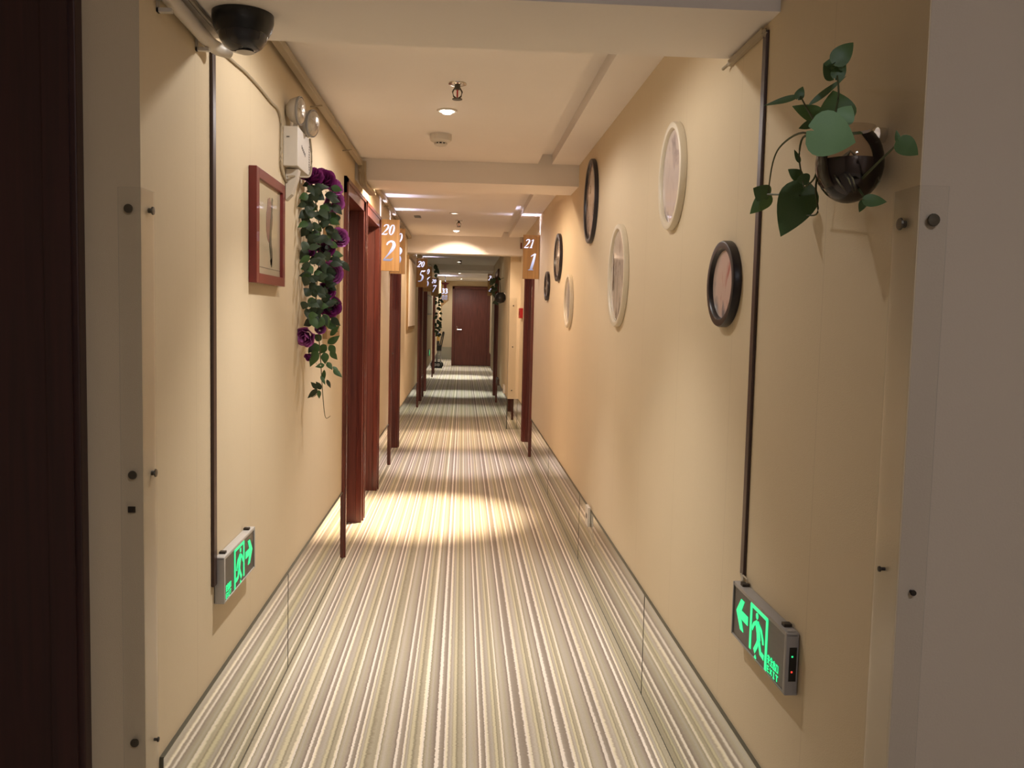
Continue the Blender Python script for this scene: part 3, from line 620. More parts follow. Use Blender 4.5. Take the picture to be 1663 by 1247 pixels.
# ovals on the right wall: y centre, z centre, width, height, frame colour, width of the frame
M_WF = mat('white_lacquer', rgb(222, 210, 186), .4, var=.02); M_BF = mat('black_lacquer', rgb(36, 30, 34), .35, var=.1)
OV = [
 (2.760, 1.744, .300, .330, 0, .024, 'white oval frame highest and nearest on the right wall, portrait sketch inside', (rgb(206, 188, 180), rgb(112, 92, 98), rgb(190, 170, 164)), 3.1),
 (2.165, 1.391, .230, .212, 1, .024, 'black oval frame nearest the entry on the right wall, pink blossom picture inside', (rgb(214, 192, 180), rgb(110, 120, 128), rgb(176, 98, 84)), 5.2),
 (3.680, 1.478, .400, .424, 0, .024, 'large white oval frame low in the middle of the right wall, grey picture inside', (rgb(200, 186, 172), rgb(70, 62, 60), rgb(150, 136, 124)), 7.7),
 (4.540, 1.892, .400, .424, 1, .026, 'large black oval frame high beside the second beam', (rgb(190, 170, 156), rgb(80, 60, 56), rgb(160, 130, 110)), 9.3),
 (6.050, 1.705, .400, .324, 1, .030, 'black oval frame on the right wall just past the second beam', (rgb(180, 160, 140), rgb(60, 50, 46), rgb(140, 120, 100)), 2.4),
 (6.800, 1.536, .300, .224, 1, .028, 'small black oval frame farthest along the right wall nearest the lit 211 sign', (rgb(180, 160, 140), rgb(60, 50, 46), rgb(140, 120, 100)), 6.6),
 (5.390, 1.400, .340, .326, 0, .024, 'white oval frame lowest in the warm pool of light on the right wall', (rgb(196, 186, 180), rgb(90, 84, 90), rgb(140, 130, 130)), 4.9),
]
def oval(loc, rz, wd, ht, dark, fr, label, cols, seed, group='oval picture frames'):
    t = thing('oval_frame', label, 'picture', loc, rz, group); a, c = wd / 2, ht / 2; D = .021
    b = MB(); n = 48
    prof = [(0, -.001), (0, -D + .005), (.002, -D + .001), (.005, -D), (fr - .006, -D + .001), (fr - .002, -D + .005), (fr, -.007)]
    rings = [[b.bm.verts.new(((a - p) * math.cos(2 * PI * k / n), y, (c - p) * math.sin(2 * PI * k / n))) for k in range(n)] for p, y in prof]
    for i in range(len(prof) - 1):
        for k in range(n): b.bm.faces.new((rings[i][k], rings[i][(k + 1) % n], rings[i + 1][(k + 1) % n], rings[i + 1][k]))
    b.build('frame', M_BF if dark else M_WF, t, smooth=True)
    b = MB(); ia, ic = a - fr + .003, c - fr + .003
    b.prism([(ia * math.cos(2 * PI * k / n), ic * math.sin(2 * PI * k / n)) for k in range(n)], -.010, -.006)
    b.build('picture', art('oval_art', *cols, seed), t)
    return t
for (y, z, wd, ht, dk, fr, lab, cols, seed) in OV:
    loc, rz = on_wall(1, y, z); oval(loc, rz, wd, ht, dk, fr, lab, cols, seed)
for (y, z, dk, lab, seed) in ((19.2, 1.75, 0, 'small upper oval frame far away on the right by the brown end door', 1.2), (19.6, 1.42, 1, 'small lower oval frame far away on the right by the brown end door', 8.1)):
    oval((X3, y, z), -PI / 2, .42, .42, dk, .04, lab, (rgb(190, 186, 176), rgb(60, 56, 52), rgb(120, 116, 110)), seed)
# gold frame half hidden behind the rose garland
loc, rz = on_wall(-1, 4.18, 1.48); t = thing('picture_frame', 'gold-brown framed picture behind the purple rose garland', 'picture', loc, rz)
M_GOLD = mat('gold_wood', rgb(146, 116, 74), .45, var=.12, vscale=20)
w2, h2, fw, d = .20, .30, .04, .022
MB().box((-w2, -d, -h2), (-w2 + fw, -.001, h2), .004).box((w2 - fw, -d, -h2), (w2, -.001, h2), .004).box((-w2 + fw, -d, h2 - fw), (w2 - fw, -.001, h2), .004).box((-w2 + fw, -d, -h2), (w2 - fw, -.001, -h2 + fw), .004).build('frame', M_GOLD, t)
MB().box((-w2 + fw - .001, -.012, -h2 + fw - .001), (w2 - fw + .001, -.006, h2 - fw + .001)).build('picture', art('landscape', rgb(120, 116, 84), rgb(66, 72, 50), rgb(150, 130, 96), 3.3), t)
MB().box((-w2 + fw, -.0125, -h2 + fw), (w2 - fw, -.0119, -h2 + fw + .05)).build('white_margin', M_PAPER, t)
# white canvas before the dim stretch
loc, rz = on_wall(-1, 10.45, 1.53); t = thing('picture_frame', 'white canvas picture on the left wall between the lit signs 203 and 205', 'picture', loc, rz)
MB().box((-.62, -.03, -.37), (.62, -.001, .37), .004).build('canvas', mat('canvas_white', rgb(226, 214, 198), .7, var=.06, vscale=6), t)
MB().box((-.66, -.022, -.41), (-.62, -.001, .41)).box((.62, -.022, -.41), (.66, -.001, .41)).box((-.62, -.022, .37), (.62, -.001, .41)).box((-.62, -.022, -.41), (.62, -.001, -.37)).build('frame', M_GOLD, t)
loc, rz = on_wall(-1, 16.7, 1.47); t = thing('notice_panel', 'pale panel on the far left wall just before the last left door', 'notice panel', loc, rz)
MB().box((-.9, -.018, -.15), (.9, -.001, .15), .003).build('panel', mat('notice_white', rgb(214, 208, 192), .6), t); MB().box((-.93, -.012, -.18), (.93, -.0005, -.15)).box((-.93, -.012, .15), (.93, -.0005, .18)).build('rail', M_GREYPL, t)

# ------------------------------------------------------------------ small wall fittings
t = thing('alarm_box', 'small bright red alarm box on the right wall by the pier', 'alarm box', (XR, 9.72, 1.335))
MB().box((-.032, -.13, -.055), (-.001, .13, .055), .004).build('red_box', M_RED, t); MB().box((-.034, -.05, -.02), (-.032, .05, .02)).build('press_plate', mat('dark_red', rgb(120, 20, 24), .4), t)
t = thing('alarm_sounder', 'small white alarm with a red lens on the third beam by the 211 sign', 'alarm sounder', (.632, 9.88, 2.115))
MB().box((-.014, -.05, -.075), (.014, -.001, .07), .004).build('housing', M_WHITEPL, t); MB().box((-.010, -.056, -.07), (.004, -.049, -.005), .002).build('red_lens', mat('red_lens', rgb(110, 30, 26), .3), t)
t = thing('wall_socket', 'white socket on top of the right mirror skirting in the near bay', 'socket', (XR, 4.29, .325))
MB().box((-.022, -.045, -.048), (-.008, .045, .048), .003).build('plate', M_WHITEPL, t); MB().box((-.0226, -.02, -.012), (-.0218, .02, .012)).build('slot', ink, t)
MB().tube([(-.012, -.045, -.03), (-.014, -.09, -.07), (-.013, -.16, -.09), (-.012, -.2, -.1)], .002, 6).build('thin_wire', M_CABLE, t)
t = thing('wall_socket', 'small socket low on the narrow right stretch behind the pier', 'socket', (X2, 10.8, .41))
MB().box((-.022, -.09, -.05), (-.001, .09, .05), .003).build('plate', M_WHITEPL, t); MB().box((-.0226, -.03, -.012), (-.0218, .03, .012)).build('slot', ink, t)
t = thing('wall_socket', 'dark little box low on the narrow right stretch before the far right door', 'socket', (X2, 12.6, .37))
MB().box((-.03, -.22, -.045), (-.001, .22, .045), .003).build('plate', M_SIGNSIDE, t); MB().box((-.0315, -.03, -.012), (-.0295, .03, .012)).build('slot', M_BLACK, t)

# ------------------------------------------------------------------ foliage
M_LEAF = [mat('leaf_dark', rgb(80, 110, 66), .45, var=.25, vscale=60), mat('leaf_mid', rgb(88, 116, 76), .5, var=.2, vscale=60), mat('leaf_green', rgb(98, 134, 78), .45, var=.2, vscale=60),
          mat('leaf_two_tone', rgb(84, 114, 62), .45, var=.15, vscale=60), mat('leaf_light', rgb(134, 176, 130), .5, var=.06, vscale=60)]
M_GLEAF = [mat('garland_leaf_dark', rgb(46, 64, 46), .5, var=.3, vscale=60), mat('garland_leaf_mid', rgb(62, 82, 60), .5, var=.25, vscale=60), mat('garland_leaf_green', rgb(62, 96, 50), .5, var=.25, vscale=60)]
M_STEM = mat('plant_stem', rgb(96, 92, 62), .6); M_STEMG = mat('vine_stem', rgb(74, 84, 50), .6)
def leaf_mesh(name, heart, m_):
    """unit leaf: base at origin, tip at +z 1, width 1 across x, facing -y"""
    b = MB(); N_ = 10; rows = []
    for i in range(N_ + 1):
        if heart:
            t_ = -.13 + 1.13 * (i / N_) ** 1.15
            wv = .5 * math.sqrt(max(0, 1 - ((t_ - .24) / .375) ** 2)) if t_ < .24 else .5 * (1 - ((t_ - .24) / .76) ** 1.7)
        else:
            t_ = i / N_; wv = .5 * math.sin(PI * min(1, t_) ** .78) * (1 - .25 * t_)
        row = []
        for s in (-1, -.5, 0, .5, 1):
            z = t_
            if heart and s == 0: z = max(t_, .02 + .004 * i)
            if heart and abs(s) == .5: wv2 = wv * (1.0 if t_ > 0 else 1.15)
            else: wv2 = wv
            row.append(b.bm.verts.new((s * wv2, .12 * abs(s) * wv - .10 * math.sin(PI * max(0, t_)) + .14 * max(0, t_) ** 2, z)))
        rows.append(row)
    for i in range(N_):
        for k in range(4):
            try: b.bm.faces.new((rows[i][k], rows[i][k + 1], rows[i + 1][k + 1], rows[i + 1][k]))
            except ValueError: pass
    bmesh.ops.remove_doubles(b.bm, verts=b.bm.verts, dist=1e-5)
    me = bpy.data.meshes.new(name); b.bm.to_mesh(me); b.bm.free(); me.materials.append(m_)
    for p in me.polygons: p.use_smooth = True
    return me
HEART = [leaf_mesh('heart_leaf', True, m_) for m_ in M_LEAF]
OVATE = [leaf_mesh('ovate_leaf', False, m_) for m_ in M_LEAF]
GOV = [leaf_mesh('garland_leaf', False, m_) for m_ in M_GLEAF]
def put_leaf(me, parent, origin, base, tip, wd, normal=(0, -1, 0), name='leaf'):
    b = Vector(base); t_ = Vector(tip); ax = t_ - b; Lg = ax.length; zc = ax.normalized(); yb = -Vector(normal); xc = yb.cross(zc)
    if xc.length < 1e-4: xc = Vector((1, 0, 0))
    xc.normalize(); yc = zc.cross(xc)
    M = Matrix((xc * wd, yc * min(wd, Lg), zc * Lg)).transposed().to_4x4(); M.translation = b - Vector(origin)
    o = bpy.data.objects.new(name, me); COL.objects.link(o); o.parent = parent; o.matrix_local = M; return o
def view_n(p, tilt=(0, 0)):
    v = (Vector((tilt[0], 0, 1.35 + tilt[1])) - Vector(p)).normalized(); return v

# globe vase with pothos on the right wall
PC = (.597, 1.370, 1.549)
t = thing('wall_vase', 'round glass globe vase with trailing green pothos on the near right wall', 'wall vase', (XR, PC[1], PC[2])); org = Vector((XR, PC[1], PC[2]))
glass = mat('globe_glass', (.32, .27, .27, 1), .03, spec=.6); gn = glass.node_tree
def globe_mat():
    N = gn.nodes; L = gn.links; N.remove(N['Principled BSDF'])
    tr = N.new('ShaderNodeBsdfTransparent'); tr.inputs[0].default_value = (.80, .74, .72, 1)
    gl = N.new('ShaderNodeBsdfGlossy'); gl.inputs['Roughness'].default_value = .02
    fr = N.new('ShaderNodeFresnel'); fr.inputs[0].default_value = 1.5
    ms = N.new('ShaderNodeMixShader'); L.new(fr.outputs[0], ms.inputs[0]); L.new(tr.outputs[0], ms.inputs[1]); L.new(gl.outputs[0], ms.inputs[2]); L.new(ms.outputs[0], N['Material Output'].inputs[0])
globe_mat()
gr = .051; pr = []
for k in range(15):
    a_ = -PI / 2 + PI * k / 14 * .80; pr.append((max(.0006, gr * math.cos(a_)), gr * 1.2 * math.sin(a_)))
c0 = Vector(PC) - org
MB().lathe(pr + [(pr[-1][0] + .006, pr[-1][1] + .006)], c0, seg=32, cap=False).build('globe', glass, t, smooth=True)
water = mat('dark_water', rgb(46, 36, 38), .08, coat=1.0, var=.6, vscale=30)
pw = [(max(.0006, r_ - .003), h_ + .001) for r_, h_ in pr if h_ < .004]
MB().lathe(pw + [(.0006, pw[-1][1])], c0, seg=28).build('dark_water', water, t, smooth=True)
b = MB()
random.seed(3)
for k in range(9):
    a_ = random.uniform(0, 6.28); b.tube(smooth_pts([(c0.x, c0.y, c0.z + .02), (c0.x + .03 * math.cos(a_), c0.y + .03 * math.sin(a_), c0.z - .005), (c0.x + .045 * math.cos(a_ + .5), c0.y + .045 * math.sin(a_ + .5), c0.z - .03), (c0.x + .02 * math.cos(a_ + 1), c0.y + .02 * math.sin(a_ + 1), c0.z - .052)], 3), .0012, 5)
b.build('roots', mat('roots', rgb(150, 148, 120), .6), t)
MB().lathe([(.012, 0), (.012, -.012)], (-.001, 0, .045), 'X', 12).build('hook', M_CHROME, t)
PLEAVES = [(0.566,1.368,1.702,0.594,1.368,1.734,0.0267,0),(0.591,1.421,1.715,0.569,1.421,1.714,0.0178,0),(0.573,1.373,1.698,0.587,1.373,1.705,0.0172,0),(0.589,1.428,1.695,0.571,1.428,1.716,0.0199,0),(0.572,1.38,1.682,0.588,1.38,1.706,0.0192,0),(0.549,1.428,1.649,0.611,1.428,1.699,0.0099,1),(0.604,1.608,1.711,0.536,1.608,1.69,0.0112,1),(0.566,1.519,1.683,0.574,1.519,1.704,0.0148,0),(0.605,1.513,1.652,0.555,1.513,1.668,0.0253,2),(0.596,1.417,1.623,0.584,1.417,1.673,0.0513,3),(0.577,1.362,1.612,0.593,1.362,1.637,0.0284,4),(0.516,1.316,1.586,0.585,1.316,1.57,0.0586,4),(0.591,1.516,1.641,0.569,1.516,1.632,0.0127,0),(0.585,1.55,1.583,0.575,1.55,1.603,0.0076,0),(0.581,1.531,1.552,0.559,1.531,1.565,0.0181,0),(0.566,1.481,1.547,0.574,1.481,1.53,0.0186,1),(0.578,1.504,1.531,0.542,1.504,1.448,0.0586,0),(0.584,1.705,1.543,0.556,1.705,1.557,0.0332,0),(0.587,1.709,1.544,0.553,1.709,1.509,0.0285,2),(0.586,1.189,1.548,0.614,1.189,1.53,0.0232,0),(0.602,1.225,1.555,0.598,1.225,1.571,0.0068,0),(0.583,1.278,1.481,0.617,1.278,1.479,0.016,0),(0.603,1.324,1.486,0.596,1.324,1.469,0.0111,0)]
PSTEMS = [[(0.58,1.396,1.568),(0.57,1.369,1.619),(0.57,1.36,1.654),(0.58,1.402,1.712)],[(0.58,1.402,1.579),(0.57,1.445,1.626),(0.57,1.488,1.66),(0.57,1.518,1.686)],[(0.58,1.415,1.586),(0.57,1.497,1.621),(0.57,1.598,1.62),(0.57,1.643,1.595),(0.57,1.662,1.537)],[(0.58,1.414,1.581),(0.57,1.488,1.614),(0.57,1.512,1.588),(0.57,1.496,1.549),(0.56,1.456,1.523)],[(0.6,1.329,1.52),(0.6,1.263,1.54),(0.6,1.217,1.553)],[(0.6,1.35,1.514),(0.6,1.327,1.497),(0.6,1.315,1.486)],[(0.58,1.428,1.598),(0.57,1.432,1.525),(0.57,1.419,1.479),(0.57,1.465,1.479)],[(0.57,1.662,1.54),(0.57,1.571,1.527),(0.57,1.497,1.516)],[(0.58,1.437,1.57),(0.57,1.441,1.536),(0.57,1.482,1.527)]]
for i, L_ in enumerate(PLEAVES):
    bs, tp, wd, c = L_[0:3], L_[3:6], L_[6], L_[7]
    me = (OVATE if i in (5, 6) else HEART)[c]
    put_leaf(me, t, org, bs, tp, wd * 1.15, view_n(bs), 'leaf')
for s in PSTEMS:
    MB().tube([Vector(p) - org for p in smooth_pts(s, 5)], .0022, 6, .0012).build('stem', M_STEMG, t, smooth=True)

# purple rose garland
def rose_mesh(name, m_):
    b = MB(); random.seed(7)
    for layer, (n, r, h, op) in enumerate([(3, .16, .62, .05), (4, .27, .58, .16), (5, .38, .50, .34), (6, .50, .42, .62)]):
        for k in range(n):
            a0 = 2 * PI * k / n + layer * .6; sp_ = 2 * PI / n * .78
            def f(u, v, a0=a0, sp_=sp_, r=r, h=h, op=op):
                a = a0 + (u - .5) * sp_ * 1.5; edge = 1 - (2 * u - 1) ** 2 * .35
                z = -.18 + (h + .18) * v * edge
                rr = r * (.35 + .65 * math.sin(v * PI / 2)) + op * .16 * v ** 3
                return (rr * math.cos(a), rr * math.sin(a), z - op * .18 * v ** 4)
            b.grid(f, 5, 5)
    me = bpy.data.meshes.new(name); b.bm.to_mesh(me); b.bm.free(); me.materials.append(m_)
    for p in me.polygons: p.use_smooth = True
    return me
def rose_mat(name, c0, c1):
    M = mat(name, c1, .6); N = M.node_tree.nodes; L = M.node_tree.links
    tc = N.new('ShaderNodeTexCoord'); w_ = N.new('ShaderNodeTexWave'); w_.wave_type = 'RINGS'; w_.rings_direction = 'Z'; w_.inputs['Scale'].default_value = 2.6; w_.inputs['Distortion'].default_value = 1.2
    L.new(tc.outputs['Object'], w_.inputs[0])
    ln = N.new('ShaderNodeVectorMath'); ln.operation = 'LENGTH'; L.new(tc.outputs['Object'], ln.inputs[0])
    ad = N.new('ShaderNodeMath'); ad.operation = 'MULTIPLY_ADD'; ad.inputs[1].default_value = .45; L.new(w_.outputs['Fac'], ad.inputs[0]); L.new(ln.outputs['Value'], ad.inputs[2])
    mr = N.new('ShaderNodeMapRange'); mr.inputs[1].default_value = .15; mr.inputs[2].default_value = .85; L.new(ad.outputs[0], mr.inputs[0])
    mx = N.new('ShaderNodeMix'); mx.data_type = 'RGBA'; mx.inputs[6].default_value = c0; mx.inputs[7].default_value = c1
    L.new(mr.outputs[0], mx.inputs[0]); L.new(mx.outputs[2], N['Principled BSDF'].inputs['Base Color']); return M
ROSE = [rose_mesh('rose_bloom', rose_mat('rose_purple', rgb(92, 24, 84), rgb(188, 104, 176))), rose_mesh('rose_bloom_dark', rose_mat('rose_deep', rgb(74, 12, 62), rgb(138, 42, 122)))]
def put_rose(parent, org, p, s, d, k):
    o = bpy.data.objects.new('rose', ROSE[k]); COL.objects.link(o); o.parent = parent
    q = Vector(d).normalized().to_track_quat('Z', 'Y'); o.matrix_local = Matrix.Translation(Vector(p) - Vector(org)) @ q.to_matrix().to_4x4() @ Matrix.Scale(s, 4); return o
ROSES = [(-0.581,3.449,1.802,0.0576),(-0.554,3.543,1.805,0.0641),(-0.529,3.622,1.793,0.0504),(-0.527,3.627,1.74,0.0555),(-0.512,3.669,1.6,0.0536),(-0.547,3.559,1.551,0.0495),(-0.581,3.444,1.523,0.0192),(-0.532,3.606,1.454,0.0652),(-0.546,3.559,1.384,0.0495),(-0.534,3.596,1.326,0.0601),(-0.59,3.402,1.209,0.0521),(-0.558,3.517,1.231,0.0294),(-0.581,3.433,1.13,0.0287)]
